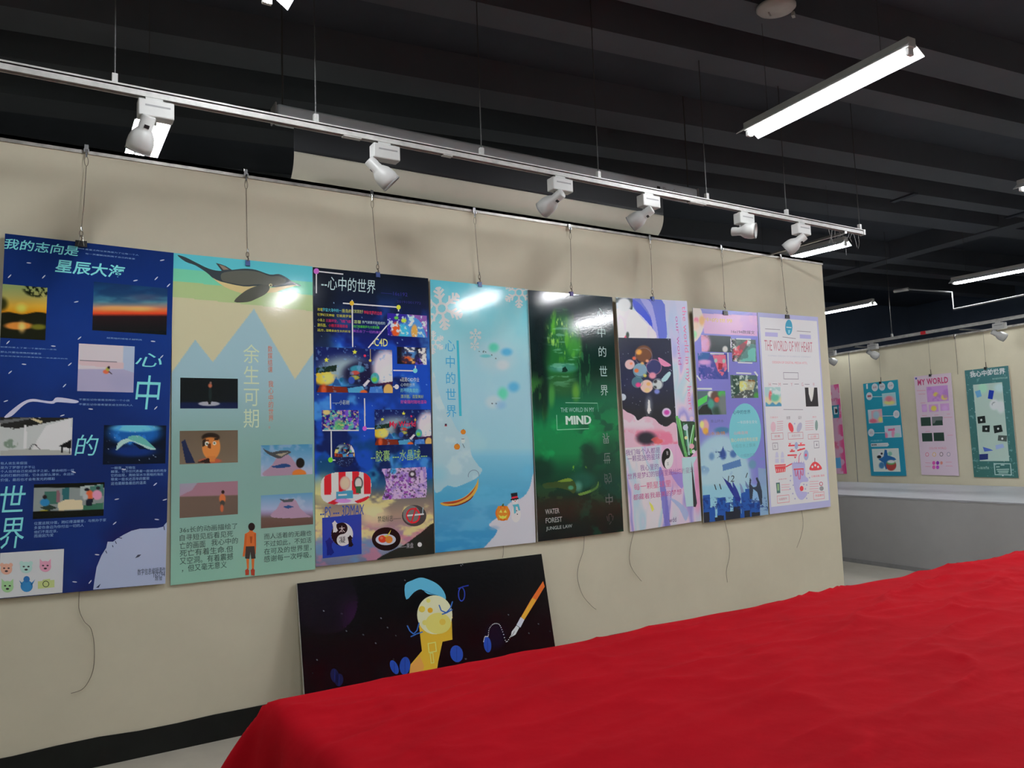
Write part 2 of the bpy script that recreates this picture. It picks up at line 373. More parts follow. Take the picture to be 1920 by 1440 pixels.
def binder_clip(p, m, label, wdt=.04, handles=True):
    root = empty('binder_clip', p); tag(root, label, 'clip', 'clips on the poster tops')
    w2 = wdt/2
    v = [(-w2, -.012, -.022), (w2, -.012, -.022), (w2*.95, -.010, .012), (-w2*.95, -.010, .012), (-w2, .014, -.022), (w2, .014, -.022), (w2*.95, .012, .012), (-w2*.95, .012, .012)]
    obj('clip_body', v, [(0, 1, 2, 3), (7, 6, 5, 4), (3, 2, 6, 7), (0, 3, 7, 4), (1, 5, 6, 2), (0, 1, 2, 3)][:5], m, root)
    if handles:
        MB().tube([(-w2*.5, -.012, -.016), (-w2*.35, -.016, .004), (-w2*.25, -.014, .04), (w2*.25, -.014, .04), (w2*.35, -.016, .004), (w2*.5, -.012, -.016)], .0014, 5).build('clip_handle', MT['steel'], root)
    return root
WIRES = [((162, 285), (152, 452), [(150, 1105), (148, 1125), (149, 1145), (158, 1165), (171, 1180), (177, 1215), (174, 1258), (157, 1290), (133, 1300)], 'black', 'blue star poster'),
         ((461, 330), (464, 490), None, 'blue', 'striped whale poster'),
         ((697, 368), (708, 512), None, 'blue', 'starry collage poster'),
         ((889, 400), (899, 530), [(943, 1022), (944, 1033), (942, 1046)], 'blue', 'pale blue snowflake poster'),
         ((1068, 430), (1071, 548), [(1096, 1008), (1094, 1030), (1085, 1060), (1083, 1085), (1092, 1115), (1108, 1135), (1118, 1143)], 'purple', 'dark green forest poster'),
         ((1218, 450), (1223, 557), [(1192, 998), (1183, 1020), (1180, 1048), (1186, 1068), (1203, 1090)], 'blue', 'marbled bubble poster'),
         ((1352, 468), (1359, 582), [(1357, 978), (1366, 1008), (1368, 1040), (1362, 1070), (1364, 1092)], 'black', 'periwinkle collage poster'),
         ((1464, 485), (1475, 589), [(1502, 958), (1506, 980), (1502, 1005), (1494, 1027)], 'black', 'white infographic poster')]
OUTS = (.036, .024, .026, .026, .036, .050, .060, .040)      # gap between each board's face and the wall
for (hk, cl, tl, ck, nm), ou in zip(WIRES, OUTS):
    hanging_wire(hk, cl, tl, 'thin hanging wire that holds the '+nm, DW-ou-.002)
    bigc = ck == 'black'
    p = Vector(at_y(cl[0], cl[1]+ (4 if bigc else 2), DW-ou+.003))
    binder_clip(p, MT[{'black': 'black', 'blue': 'blueclip', 'purple': 'purpleclip'}[ck]], ('black binder clip' if bigc else 'small %s clip' % ck)+' on top of the '+nm, .056 if bigc else .026, bigc)
# ------------------------------------------------------------------ table and red cloth
TX0, TX1, TY0, TY1, TH = .625, 6.3, .45, 2.505, .78
tb_ = empty('long_table', ((TX0+TX1)/2, (TY0+TY1)/2, 0)); tag(tb_, 'long table hidden under the red cloth', 'table')
ox, oy = (TX0+TX1)/2, (TY0+TY1)/2
MB().box((TX0-ox, TY0-oy, TH-.045), (TX1-ox, TY1-oy, TH-.015)).build('table_top', MT['wood'], tb_)
for x in (TX0+.08, TX1-.08):
    for y in (TY0+.08, TY1-.08):
        MB().box((x-ox-.03, y-oy-.03, 0), (x-ox+.03, y-oy+.03, TH-.045)).build('leg', MT['wood'], tb_)
rng = np.random.default_rng(5)
def vnoise(x, y, seed=0):
    xi = np.floor(x).astype(int); yi = np.floor(y).astype(int); fx = x-xi; fy = y-yi
    fx = fx*fx*(3-2*fx); fy = fy*fy*(3-2*fy)
    def hsh(i, j):
        n = (i*374761393+j*668265263+seed*982451653) & 0x7fffffff
        n = ((n ^ (n >> 13))*1274126177) & 0x7fffffff
        return ((n ^ (n >> 16)) & 0xffff)/65535.0
    a = hsh(xi, yi); b = hsh(xi+1, yi); c = hsh(xi, yi+1); d_ = hsh(xi+1, yi+1)
    return (a*(1-fx)+b*fx)*(1-fy)+(c*(1-fx)+d_*fx)*fy
def fbm(x, y, o=4, seed=0):
    s = 0; a = .5
    for k in range(o): s = s+a*vnoise(x*2**k, y*2**k, seed+k); a *= .5
    return s/(1-.5**o)
OV, st_ = .62, .016
gx = np.arange(TX0-OV, TX1+.3, st_); gy = np.arange(TY0-.45, TY1+OV*.9, st_)
GX, GY = np.meshgrid(gx, gy)
dx = np.where(GX < TX0, GX-TX0, np.where(GX > TX1, GX-TX1, 0)); dy = np.where(GY < TY0, GY-TY0, np.where(GY > TY1, GY-TY1, 0))
ex = GX-dx; ey = GY-dy; rd = np.hypot(dx, dy)+1e-9; ux, uy = dx/rd, dy/rd
corner = np.minimum(np.abs(ux), np.abs(uy))*1.414         # 1 on the diagonal of a corner
ang = np.where(np.abs(uy) > np.abs(ux), GX*1.0, GY*1.0)
fold = .02*np.sin(ang*13)+.014*np.sin(ang*29+1)
rdrop = rd*(1-.12*corner)
flare = rd*(.10+.42*corner)+np.clip(rd*4, 0, 1)*fold*(1-corner)+.02*np.clip(rd/.06, 0, 1)
drop = np.sqrt(np.maximum(rdrop**2-np.minimum(flare, rdrop*.9)**2, 0))
PXc = ex+ux*flare; PYc = ey+uy*flare
# wrinkles on the top: long soft creases, stronger towards the far right
wr = fbm(GX*1.3+.6*fbm(GX*2, GY*2, 3, 9), GY*3.2, 4, 2); rid = 1-np.abs(2*fbm(GX*1.1+.35*GY, GY*4.2-.5*GX, 3, 21)-1)
fine = 1-np.abs(2*fbm(GX*2.2-.6*GY, GY*6.5+.4*GX, 3, 33)-1)
amp = .55+.5*np.clip((GX-1.2)/2.5, 0, 1)
bump_ = amp*(.014*(wr-.5)+.024*rid**6+.010*fine**8)
PZc = TH+.003+bump_*np.clip(1-rd/.08, .25, 1)-drop-.012*np.clip(1-np.minimum(np.minimum(GX-TX0, TX1-GX), np.minimum(GY-TY0, TY1-GY))/.03, 0, 1)
PZc = np.maximum(PZc, .03)
hang = (rd > .03)
for _ in range(14):                                       # relax the hanging part of the cloth
    for A in (PXc, PYc, PZc):
        q_ = A.copy(); q_[1:-1, 1:-1] = .5*A[1:-1, 1:-1]+.125*(A[:-2, 1:-1]+A[2:, 1:-1]+A[1:-1, :-2]+A[1:-1, 2:]); A[hang] = q_[hang]
ny, nx = GX.shape; idx = np.arange(ny*nx).reshape(ny, nx)
fc = np.stack([idx[:-1, :-1], idx[:-1, 1:], idx[1:, 1:], idx[1:, :-1]], -1).reshape(-1, 4)
cl_ = obj('tablecloth', np.stack([PXc, PYc, PZc], -1).reshape(-1, 3), fc.tolist(), MT['cloth'], None, True)
tag(cl_, 'bright red cotton cloth spread over the long table', 'tablecloth')
# ------------------------------------------------------------------ printed boards
def srgb_mix(a, b, t): return a*(1-t[..., None])+np.asarray(b, float)*t[..., None]
def sstep(a, b, x): t = np.clip((x-a)/(b-a), 0, 1); return t*t*(3-2*t)
class Canvas:
    """colour field over photo pixel coordinates X, Y (printed picture)"""
    def __init__(s, X, Y): s.X, s.Y = X, Y; s.c = np.zeros(X.shape+(3,))
    def fill(s, c): s.c[:] = c; return s
    def grad(s, stops, val=None):
        v = s.Y if val is None else val; ys = [q[0] for q in stops]
        for k in range(3): s.c[..., k] = np.interp(v, ys, [q[1][k] for q in stops])
        return s
    def mask(s, m, c, op=1.): s.c = srgb_mix(s.c, c, np.clip(m, 0, 1)*op); return s
    def blob(s, x, y, rx, ry, c, soft=.35, op=1., rot=0.):
        ca, sa = math.cos(rot), math.sin(rot); dx_ = s.X-x; dy_ = s.Y-y
        q = np.hypot((dx_*ca+dy_*sa)/rx, (-dx_*sa+dy_*ca)/ry)
        return s.mask(1-sstep(1-soft, 1+soft, q), c, op)
    def noise(s, sc, c, lo=.5, hi=.7, seed=0, op=1., ax=1., ay=1., o=4, region=None):
        m = sstep(lo, hi, fbm(s.X*sc*ax, s.Y*sc*ay, o, seed))
        if region is not None: m = m*region
        return s.mask(m, c, op)
    def poly(s, pts, c, op=1.):
        ins = np.zeros(s.X.shape, bool); n = len(pts)
        for i in range(n):
            (x1, y1), (x2, y2) = pts[i], pts[(i+1) % n]
            if y1 == y2: continue
            cond = ((y1 > s.Y) != (y2 > s.Y)) & (s.X < (x2-x1)*(s.Y-y1)/(y2-y1)+x1); ins ^= cond
        return s.mask(ins.astype(float), c, op)
    def dots(s, n, seed, c, r0=.5, r1=1.2, op=.9, box=None):
        rg = random.Random(seed); x0, x1, y0, y1 = box or (s.X.min(), s.X.max(), s.Y.min(), s.Y.max())
        for _ in range(n):
            rr_ = rg.uniform(r0, r1); s.blob(rg.uniform(x0, x1), rg.uniform(y0, y1), rr_, rr_, c, .5, op)
        return s
def spl(pts, n=5, closed=True):
    P = [np.array(p, float) for p in pts]; N = len(P); out = []
    for i in range(N if closed else N-1):
        g = (lambda k: P[k % N]) if closed else (lambda k: P[min(max(k, 0), N-1)])
        p0, p1, p2, p3 = g(i-1), g(i), g(i+1), g(i+2)
        for k in range(n):
            t = k/n; out.append(tuple(.5*(2*p1+(p2-p0)*t+(2*p0-5*p1+4*p2-p3)*t*t+(3*p1-p0-3*p2+p3)*t**3)))
    if not closed: out.append(tuple(P[-1]))
    return out
def ell(x, y, rx, ry, n=20, rot=0., a0=0., a1=2*math.pi):
    full = abs(a1-a0-2*math.pi) < 1e-6; N = n if full else n+1
    return [(x+rx*math.cos(a0+(a1-a0)*k/n)*math.cos(rot)-ry*math.sin(a0+(a1-a0)*k/n)*math.sin(rot), y+rx*math.cos(a0+(a1-a0)*k/n)*math.sin(rot)+ry*math.sin(a0+(a1-a0)*k/n)*math.cos(rot)) for k in range(N)]
def zm(x0, y0, s): return lambda *pts: [(x0+x*s, y0+y*s) for x, y in pts]
FONT_CACHE = {}
def text_mesh(body, spacing=1.0, off=0.0, shear=0.0, line=1.0):
    key = (body, spacing, off, shear, line)
    if key not in FONT_CACHE:
        t = bpy.data.curves.new('txt', 'FONT'); t.body = body; t.resolution_u = 2; t.space_character = spacing
        t.offset = off; t.shear = shear; t.space_line = line
        o_ = bpy.data.objects.new('txt', t); C.objects.link(o_)
        me = bpy.data.meshes.new_from_object(o_.evaluated_get(bpy.context.evaluated_depsgraph_get()))
        v = np.array([q.co[:2] for q in me.vertices]).reshape(-1, 2); fcs = [tuple(p.vertices) for p in me.polygons]
        bpy.data.objects.remove(o_); bpy.data.curves.remove(t); bpy.data.meshes.remove(me)
        FONT_CACHE[key] = (v, fcs)
    return FONT_CACHE[key]
class Board:
    LS = .0003
    def __init__(s, name, label, cat, group, O, eU, eV, W, Hh, thick=.008, mat_='gloss', k=None):
        """O: front top-left corner; eU right, eV down (unit vectors)"""
        s.O, s.eU, s.eV = [np.array(q, float) for q in (O, eU, eV)]; s.W, s.H = W, Hh; s.mat = MT[mat_]; s.k = k
        s.N = np.cross(s.eV, s.eU); s.N /= np.linalg.norm(s.N)          # points out of the face
        if s.N @ (CAM-s.O) < 0: s.N = -s.N
        base_ = s.O+s.eU*W/2+s.eV*Hh
        rot = Matrix((( s.eU[0], -s.N[0], -s.eV[0]), (s.eU[1], -s.N[1], -s.eV[1]), (s.eU[2], -s.N[2], -s.eV[2])))
        s.root = empty(name, base_, rot); tag(s.root, label, cat, group)
        bevel(MB().box((-W/2, 0, 0), (W/2, thick, Hh)).build('board', MT['edge'], s.root), .001, 1)
    def uv(s, x, y):
        dr = raydir(x, y); c = s.N @ s.O; P = CAM+dr*((c-s.N @ CAM)/(s.N @ dr)); q = P-s.O; return q @ s.eU, q @ s.eV
    def loc(s, u, v, lv): return (u-s.W/2, -lv*s.LS, s.H-v)
    def px(s, U, V): return project(s.O+U[..., None]*s.eU+V[..., None]*s.eV)
    def paint(s, name, rect, res, fn, parent=None, lv=1, mask=None, m=None):
        """rect: None (whole board) or photo pixels (x0,y0,x1,y1) of top-left / bottom-right"""
        if rect is None: u0, v0, u1, v1 = 0, 0, s.W, s.H
        else:
            (u0, v0), (u1, v1) = s.uv(rect[0], rect[1]), s.uv(rect[2], rect[3])
            u0, v0, u1, v1 = max(u0, 0), max(v0, 0), min(u1, s.W), min(v1, s.H)
        nx_ = max(2, int((u1-u0)/res)+1); ny_ = max(2, int((v1-v0)/res)+1)
        U, V = np.meshgrid(np.linspace(u0, u1, nx_), np.linspace(v0, v1, ny_)); X, Y = s.px(U, V)
        cv = Canvas(X, Y); fn(cv)
        vt = np.stack([U-s.W/2, np.full_like(U, -lv*s.LS), s.H-V], -1).reshape(-1, 3)
        ii = np.arange(nx_*ny_).reshape(ny_, nx_)
        fcs = np.stack([ii[:-1, :-1], ii[1:, :-1], ii[1:, 1:], ii[:-1, 1:]], -1).reshape(-1, 4)
        if mask is not None:
            mk = mask(X, Y).ravel(); fcs = fcs[mk[fcs].all(1)]
        return obj(name, vt, fcs.tolist(), m or s.mat, parent or s.root, False, alb(np.clip(cv.c, 0, 255).reshape(-1, 3), s.k))
    def art(s, name, parent=None, m=None, split=False): return Art(s, name, parent, m, split)
class Art:
    def __init__(s, b, name, parent=None, m=None, split=False):
        s.b, s.name, s.parent, s.m, s.split = b, name, parent, m, split; s.v = []; s.f = []; s.c = []; s.lv = 3
    def clipuv(s, p):
        u, v = s.b.uv(*p); return min(max(u, 0), s.b.W), min(max(v, 0), s.b.H)
    def polyuv(s, uvs, col, lv=None):
        lv = s.lv if lv is None else lv; n = len(s.v)
        tri = tessellate_polygon([[Vector((u, v, 0)) for u, v in uvs]])
        s.v += [s.b.loc(u, v, lv) for u, v in uvs]
        s.c += [alb(col, s.b.k)]*len(uvs)
        for t in tri:
            a, b_, c = [uvs[i] for i in t]
            ar = (b_[0]-a[0])*(c[1]-a[1])-(c[0]-a[0])*(b_[1]-a[1])
            s.f.append(tuple(n+i for i in (t if ar < 0 else t[::-1])))
        return s.flush()
    def poly(s, pts, col, lv=None): return s.polyuv([s.clipuv(p) for p in pts], col, lv)
    def line(s, pts, wd, col, lv=None):
        """polyline, width in photo pixels"""
        for (x0, y0), (x1, y1) in zip(pts[:-1], pts[1:]):
            l = math.hypot(x1-x0, y1-y0) or 1; nx_, ny_ = -(y1-y0)/l*wd/2, (x1-x0)/l*wd/2
            s.poly([(x0+nx_, y0+ny_), (x1+nx_, y1+ny_), (x1-nx_, y1-ny_), (x0-nx_, y0-ny_)], col, lv)
        return s
    def box(s, x0, y0, x1, y1, col, lv=None):
        (u0, v0), (u1, v1) = s.clipuv((x0, y0)), s.clipuv((x1, y1)); return s.polyuv([(u0, v0), (u1, v0), (u1, v1), (u0, v1)], col, lv)
    def frame(s, x0, y0, x1, y1, wd, col, lv=None):
        (u0, v0), (u1, v1) = s.clipuv((x0, y0)), s.clipuv((x1, y1)); w_ = wd
        for q in ((u0, v0, u1, v0+w_), (u0, v1-w_, u1, v1), (u0, v0, u0+w_, v1), (u1-w_, v0, u1, v1)):
            s.polyuv([(q[0], q[1]), (q[2], q[1]), (q[2], q[3]), (q[0], q[3])], col, lv)
        return s
    def text(s, body, x0, y0, x1, y1, col, lv=None, off=0., shear=0., flipv=False, rot=False, line=1.0, spacing=1.0):
        """fits the text into the box with photo-pixel corners top-left, bottom-right"""
        lv = s.lv if lv is None else lv
        (u0, v0), (u1, v1) = s.b.uv(x0, y0), s.b.uv(x1, y1)
        v, fcs = text_mesh(body, spacing, off, shear, line)
        if len(v) == 0: return s
        lo, hi = v.min(0), v.max(0); q = (v-lo)/np.maximum(hi-lo, 1e-6)      # x right, y up, 0..1
        if rot: q = np.stack([q[:, 1], 1-q[:, 0]], -1)                        # reads downwards
        if flipv: q[:, 1] = 1-q[:, 1]
        n = len(s.v); U = np.clip(u0+(u1-u0)*q[:, 0], 0, s.b.W); V = np.clip(v0+(v1-v0)*(1-q[:, 1]), 0, s.b.H)
        s.v += [s.b.loc(a, b_, lv) for a, b_ in zip(U, V)]
        s.c += [alb(col, s.b.k)]*len(v); s.f += [tuple(n+i for i in p) for p in fcs]
        return s.flush()
    def flush(s):
        if s.split: s.build()
        return s
    def build(s):
        if not s.v: return None
        o_ = obj(s.name, s.v, s.f, s.m or s.b.mat, s.parent or s.b.root, False, np.array(s.c)); s.v = []; s.f = []; s.c = []; return o_
def wall_board(name, label, group, tl, tr, br, bl, out_top, out_bot, mat_='gloss', thick=.008, k=None):
    """board hung on the display wall, corners given in photo pixels; out_* = gap of the face from the wall"""
    q = [at_y(*p, DW-(out_top if i < 2 else out_bot)) for i, p in enumerate((tl, tr, br, bl))]
    eU = (q[1]-q[0])/2+(q[2]-q[3])/2; W_ = np.linalg.norm(eU); eU /= W_
    eV = (q[3]-q[0])/2+(q[2]-q[1])/2; eV -= eU*(eV @ eU); H_ = np.linalg.norm(eV); eV /= H_
    ctr = sum(q)/4; O = ctr-eU*W_/2-eV*H_/2
    return Board(name, label, 'poster', group, O, eU, eV, W_, H_, thick, mat_, k)
PG = 'posters hung side by side on the display wall'
CY = (112, 190, 212)
# ================================================================== poster 1: blue
B = wall_board('exhibition_poster', 'deep blue star poster with sunset photos and pale cyan brush lettering', PG, (1, 437), (319, 473), (317, 1094), (-13, 1124), .036, .024, k=K_PRINT*1.05)
B.paint('background_print', None, .012, lambda c: c.grad([(430, (17, 36, 84)), (600, (20, 44, 104)), (760, (18, 38, 92)), (1120, (15, 28, 72))]).noise(.006, (22, 50, 116), .5, .75, 3, .5))
T = B.art('heading_text', split=True); T.lv = 3
T.text('我的志向是', 8, 446, 147, 481, CY, off=.012, shear=.15).text('星辰大海', 104, 485, 234, 523, CY, off=.018, shear=.12)
T.text('心', 254, 661, 303, 689, CY, shear=.2).text('中', 255, 703, 300, 768, CY, shear=.1).text('的', 141, 815, 184, 854, CY, shear=.15).text('世', 1, 911, 47, 959, CY, shear=.12).text('界', 1, 972, 44, 1027, CY, shear=.12)
T.build()
T = B.art('caption_text', split=True); g = (120, 150, 185)
T.line([(145, 465), (158, 467)], .8, g)
for tx, b in (('星星之所以发亮是为了让每一个人', (160, 466, 260, 482)), ('有一天都能找到属于自己的星星', (160, 474, 253, 489)), ('越黑暗的城墙才越明亮', (200, 632, 266, 641)),
              ('如果你爱上了某一个星球的一朵花', (1, 649, 106, 659)), ('那么只要在夜晚仰望星空', (1, 658, 77, 667)), ('就会觉得漫天的繁星就像一朵朵盛开的花', (1, 666, 127, 676)),
              ('不要忘记你曾是怎样的一个小孩', (148, 747, 243, 755)), ('不要忘记你曾希望变成怎样的大人', (148, 756, 249, 764)),
              ('有人说生来倔强', (1, 866.2, 51, 872.8)), ('是为了梦想寸步不让', (1, 874.2, 66, 880.4)), ('个人在把自己变成孩子之前，都会经历一段', (1, 881.8, 139, 886.1)), ('长的打磨的过程，它永远那么漫长，永远新', (1, 889.2, 139, 893.5)), ('价值，最后也才会有发光的精彩', (1, 897.2, 103, 902.5)), ('一鲸落，万物生', (208, 874.9, 254, 881.6)), ('鲸落，它不仅代表着一座城池的用身', (208, 881.8, 312, 887.0)), ('它的出现，竟给深冰冷黑暗的海底', (208, 888.8, 306, 894.1)), ('带来一些长达百年的繁荣', (208, 896.0, 280, 902.0)), ('这也是鲸鱼最后的温柔', (208, 903.7, 274, 909.9)), ('位置这就分值，跨红得温暖意，与熊孙于家', (64, 978.7, 199, 979.8)), ('多爱你身边为你付出一切的人', (64, 986.7, 157, 989.9)), ('他们不是应该，', (64, 994.9, 108, 1000.5)), ('而是因为爱', (64, 1002.2, 100, 1008.2))):
    T.text(tx, b[0], b[1], b[2], b[3]-2.2, g)
T.text('数字信息编辑课作业', 258, 1067, 316, 1074, (40, 50, 70)).text('16S194', 288, 1074, 309, 1081, (40, 50, 70)).text('陈雪', 291, 1082, 304, 1088, (40, 50, 70))
T.build()
T = B.art('petal_fleck', split=True)
for x, y, a in ((54, 493, .1), (18, 518, -.8), (82, 519, -.8), (143, 566, -.2), (149, 634, -.7), (15, 642, -.8), (45, 683, .1), (131, 683, -.7), (19, 698, -.7), (121, 723, -.8), (11, 752, -.3), (170, 767, .1), (287, 640, .1), (254, 526, -.2), (293, 522, -.8), (316, 535, -.8), (304, 488, -.2), (292, 765, -.8), (100, 649, .1), (303, 669, -.8), (169, 1091, -.9), (117, 779, -.3), (138, 885, .3), (219, 936, -.2), (215, 981, -.7), (309, 937, -.3), (294, 974, .1), (291, 908, -.7), (182, 1040, .1), (140, 1091, .1), (232, 880, .1)):
    T.poly(ell(x, y, 4.6, 1.1, 8, a), (178, 182, 205))
T.build()
def f_sunset(c):
    c.grad([(532, (118, 140, 92)), (555, (150, 146, 84)), (575, (196, 150, 50)), (586, (204, 128, 22)), (604, (196, 126, 60))])
    c.blob(40, 578, 9, 8, (232, 196, 90), .8, .8).mask(sstep(586, 588, c.Y+2*np.sin(c.X/9)), (24, 26, 16))
    c.blob(35, 611, 26, 7, (198, 122, 52), .25).blob(41, 613, 6, 9, (240, 190, 110), .8, .8).blob(72, 613, 14, 5, (96, 96, 30), .4)
    c.noise(.16, (22, 30, 16), .46, .54, 5, 1., region=1-sstep(.75, 1.05, np.hypot((c.X-72)/32, (c.Y-540)/19))).blob(2, 570, 12, 12, (28, 34, 16), .5, .9)
B.paint('photo_print', (0.5, 532, 85, 638), .0045, f_sunset, lv=2)
def f_dusk(c):
    c.grad([(528, (18, 40, 74)), (550, (30, 74, 108)), (565, (66, 118, 132)), (575, (140, 110, 100)), (583, (222, 96, 50)), (588, (196, 60, 34)), (593, (34, 24, 26)), (628, (16, 22, 24))])
    c.noise(.03, (24, 44, 78), .45, .7, 8, .7, ax=.6, ay=2, region=1-sstep(560, 575, c.Y)).blob(215, 578, 36, 4, (226, 150, 80), .7, .7).blob(262, 579, 26, 4, (230, 160, 90), .8, .8).blob(270, 558, 30, 6, (60, 66, 92), .7, .7)
B.paint('photo_print', (176, 528, 312, 628), .005, f_dusk, lv=2)
def f_child(c):
    c.fill((184, 176, 180)).mask(sstep(691, 693, c.Y), (150, 146, 172)).poly([(232, 640), (255, 640), (255, 700), (230, 692)], (150, 164, 184)).poly([(150, 675), (220, 678), (220, 681), (150, 677)], (88, 84, 92)).poly([(148, 676), (232, 680), (232, 692), (148, 684)], (184, 162, 166)).blob(230, 715, 24, 14, (140, 140, 168), .6, .6)
    c.blob(199, 697, 6, 4, (206, 96, 66), .2).blob(202, 692, 3.4, 4, (150, 150, 60), .2).blob(204, 689, 2.6, 2.6, (40, 30, 36), .2).poly([(205, 696), (211, 701), (210, 702), (203, 698)], (70, 60, 70))
B.paint('photo_print', (148, 644, 250, 736), .004, f_child, lv=2)
def f_hall(c):
    c.fill((168, 172, 170)).poly([(0, 782), (70, 782), (92, 792), (20, 803), (0, 800)], (34, 34, 34)).poly([(0, 788), (60, 782), (66, 784), (0, 795)], (90, 92, 92)).poly([(60, 783), (134, 782), (134, 784), (20, 806)], (30, 30, 28)).poly([(62, 784), (80, 790), (76, 794), (58, 786)], (176, 166, 132)).poly([(45, 798), (50, 797), (50, 842), (44, 842)], (206, 206, 204)).poly([(0, 845), (80, 840), (134, 848), (134, 862), (0, 862)], (150, 152, 146)).noise(.1, (90, 110, 92), .5, .6, 4, .8, region=(1-sstep(.8, 1.1, np.hypot((c.X-20)/14, (c.Y-832)/9))))
    c.poly([(86, 798), (134, 784), (134, 845), (60, 842)], (196, 196, 194)).poly([(110, 836), (134, 824), (134, 841), (113, 838)], (22, 22, 24)).poly([(115, 838), (118, 838), (118, 849), (115, 849)], (26, 26, 28)).poly([(129, 840), (132, 840), (132, 851), (129, 851)], (26, 26, 28)).poly([(54, 842), (60, 832), (66, 832), (76, 843), (74, 843), (65, 834), (61, 834), (57, 842)], (60, 60, 60))
B.paint('photo_print', (0.5, 782, 134, 853), .0045, f_hall, lv=2)
def f_whale(c):
    c.fill((10, 18, 34)).blob(252, 812, 48, 22, (24, 82, 150), .3).blob(254, 803, 42, 7, (92, 170, 200), .35).noise(.09, (40, 110, 180), .5, .65, 6, .8, region=1-sstep(.7, 1., np.hypot((c.X-252)/46, (c.Y-815)/24))).blob(250, 846, 40, 10, (18, 48, 118), .5, .8)
    c.poly(spl([(218, 845), (222, 830), (238, 822), (258, 822), (276, 830), (292, 842), (278, 842), (262, 834), (246, 828), (230, 834)]), (150, 184, 178)).poly(spl([(240, 822), (252, 816), (268, 820), (290, 840), (270, 834)]), (92, 160, 150)).poly([(246, 829), (262, 834), (280, 843), (262, 842)], (10, 20, 44)).dots(18, 4, (150, 170, 190), .5, .9)
B.paint('photo_print', (195, 797, 310, 869), .004, f_whale, lv=2)
def f_toon(c):
    c.fill((120, 128, 126)).mask(sstep(914, 915, c.Y)*-1+1, (14, 16, 14)).poly([(84, 921), (108, 921), (108, 945), (84, 946)], (56, 96, 84)).poly([(117, 916), (130, 914), (130, 938), (117, 940)], (40, 88, 92)).poly([(106, 919), (112, 919), (112, 942), (106, 942)], (120, 84, 92)).poly([(150, 912), (194, 908), (194, 930), (150, 930)], (150, 160, 158)).poly([(168, 912), (194, 908), (194, 930), (168, 930)], (62, 104, 94)).poly([(154, 948), (194, 942), (194, 960), (154, 958)], (50, 96, 76))
    c.poly([(108, 944), (124, 936), (154, 938), (156, 954), (110, 958)], (196, 178, 146)).poly([(74, 952), (92, 946), (108, 952), (90, 958)], (40, 52, 44)).blob(84, 942, 9, 7, (40, 112, 158), .2).blob(84, 932, 4, 4, (34, 28, 30), .2).blob(83, 959, 9, 3, (150, 140, 40), .2).blob(168, 928, 7, 9, (206, 92, 56), .2).blob(182, 928, 9, 9, (214, 130, 156), .2).blob(184, 915, 4, 3, (28, 28, 36), .2).blob(163, 918, 5, 3, (28, 28, 36), .2).poly([(160, 936), (176, 934), (172, 948), (162, 948)], (24, 28, 40)).blob(160, 932, 5, 6, (160, 164, 166), .3).mask(sstep(958.5, 959.5, c.Y+(c.X-64)*.03), (14, 16, 14))
B.paint('photo_print', (64, 908, 194, 967), .004, f_toon, lv=2)
T = B.art('branch_illustration'); T.poly(spl([(8, 782), (28, 764), (46, 752), (62, 748), (82, 751), (98, 752), (108, 745), (145, 751), (141, 756), (108, 754), (97, 757), (62, 753), (44, 760), (22, 780)], 4), (172, 172, 192)).build()
T = B.art('planet_illustration'); z = zm(0, 760, .257)
T.poly(z((680, 1345), (690, 1270), (705, 1180), (740, 1095), (775, 1040), (785, 995), (825, 995), (850, 975), (900, 945), (960, 915), (1020, 900), (1090, 898), (1150, 895), (1190, 885), (1205, 865), (1240, 850), (1240, 1320)), (150, 162, 188), 2)
T.poly(z((985, 1115), (1005, 1090), (1030, 1088), (1015, 1105)), (60, 66, 84)).poly(z((700, 1330), (735, 1300), (720, 1330)), (30, 40, 70))
for a, b_ in (((840, 990), (850, 1010)), ((820, 1020), (825, 1035)), ((770, 1060), (780, 1080)), ((860, 965), (890, 970)), ((1195, 880), (1200, 910)), ((1225, 860), (1228, 920))): T.line(z(a, b_), 1.4, (40, 50, 80))
T.build()
T = B.art('icon_panel'); T.box(0.5, 1037, 117, 1111, (180, 182, 184), 2)
def face(x, y, r_, col, ears, dark=(50, 44, 50), mouth=True):
    if ears == 'round': T.poly(ell(x-r_*.75, y-r_*.7, r_*.36, r_*.36, 10), col).poly(ell(x+r_*.75, y-r_*.7, r_*.36, r_*.36, 10), col)
    if ears == 'point': T.poly([(x-r_*.95, y-r_*1.3), (x-r_*.3, y-r_*.7), (x-r_*.95, y-r_*.2)], col).poly([(x+r_*.95, y-r_*1.3), (x+r_*.3, y-r_*.7), (x+r_*.95, y-r_*.2)], col)
    T.poly(ell(x, y, r_, r_*.95, 16), col, 4)
    T.poly(ell(x-r_*.38, y-r_*.15, r_*.2, r_*.13, 8), dark, 5).poly(ell(x+r_*.38, y-r_*.15, r_*.2, r_*.13, 8), dark, 5).poly(ell(x, y+r_*.35, r_*.28, r_*.16, 10), dark, 5)
face(12, 1067, 11, (190, 146, 128), 'round'); face(49, 1064, 11.5, (152, 184, 178), 'round'); face(85, 1062, 11, (196, 136, 158), 'point'); face(14, 1100, 11.5, (140, 178, 130), 'point')
T.poly(ell(50, 1099, 11.5, 11, 16), (48, 116, 168)).poly(ell(50, 1086, 6, 6, 12), (44, 100, 156), 4).poly([(36, 1088), (40, 1097), (44, 1095)], (48, 110, 160)).poly([(66, 1086), (57, 1095), (60, 1098)], (48, 110, 160))
T.poly([(71, 1090), (102, 1087), (102, 1101), (71, 1104)], (166, 178, 118)).poly([(80, 1087), (94, 1085), (94, 1089), (80, 1090)], (166, 178, 118)).poly(ell(86, 1095, 6.2, 6, 16), (40, 44, 40), 4).poly(ell(86, 1095, 5, 4.8, 16), (166, 178, 118), 5)
T.build()
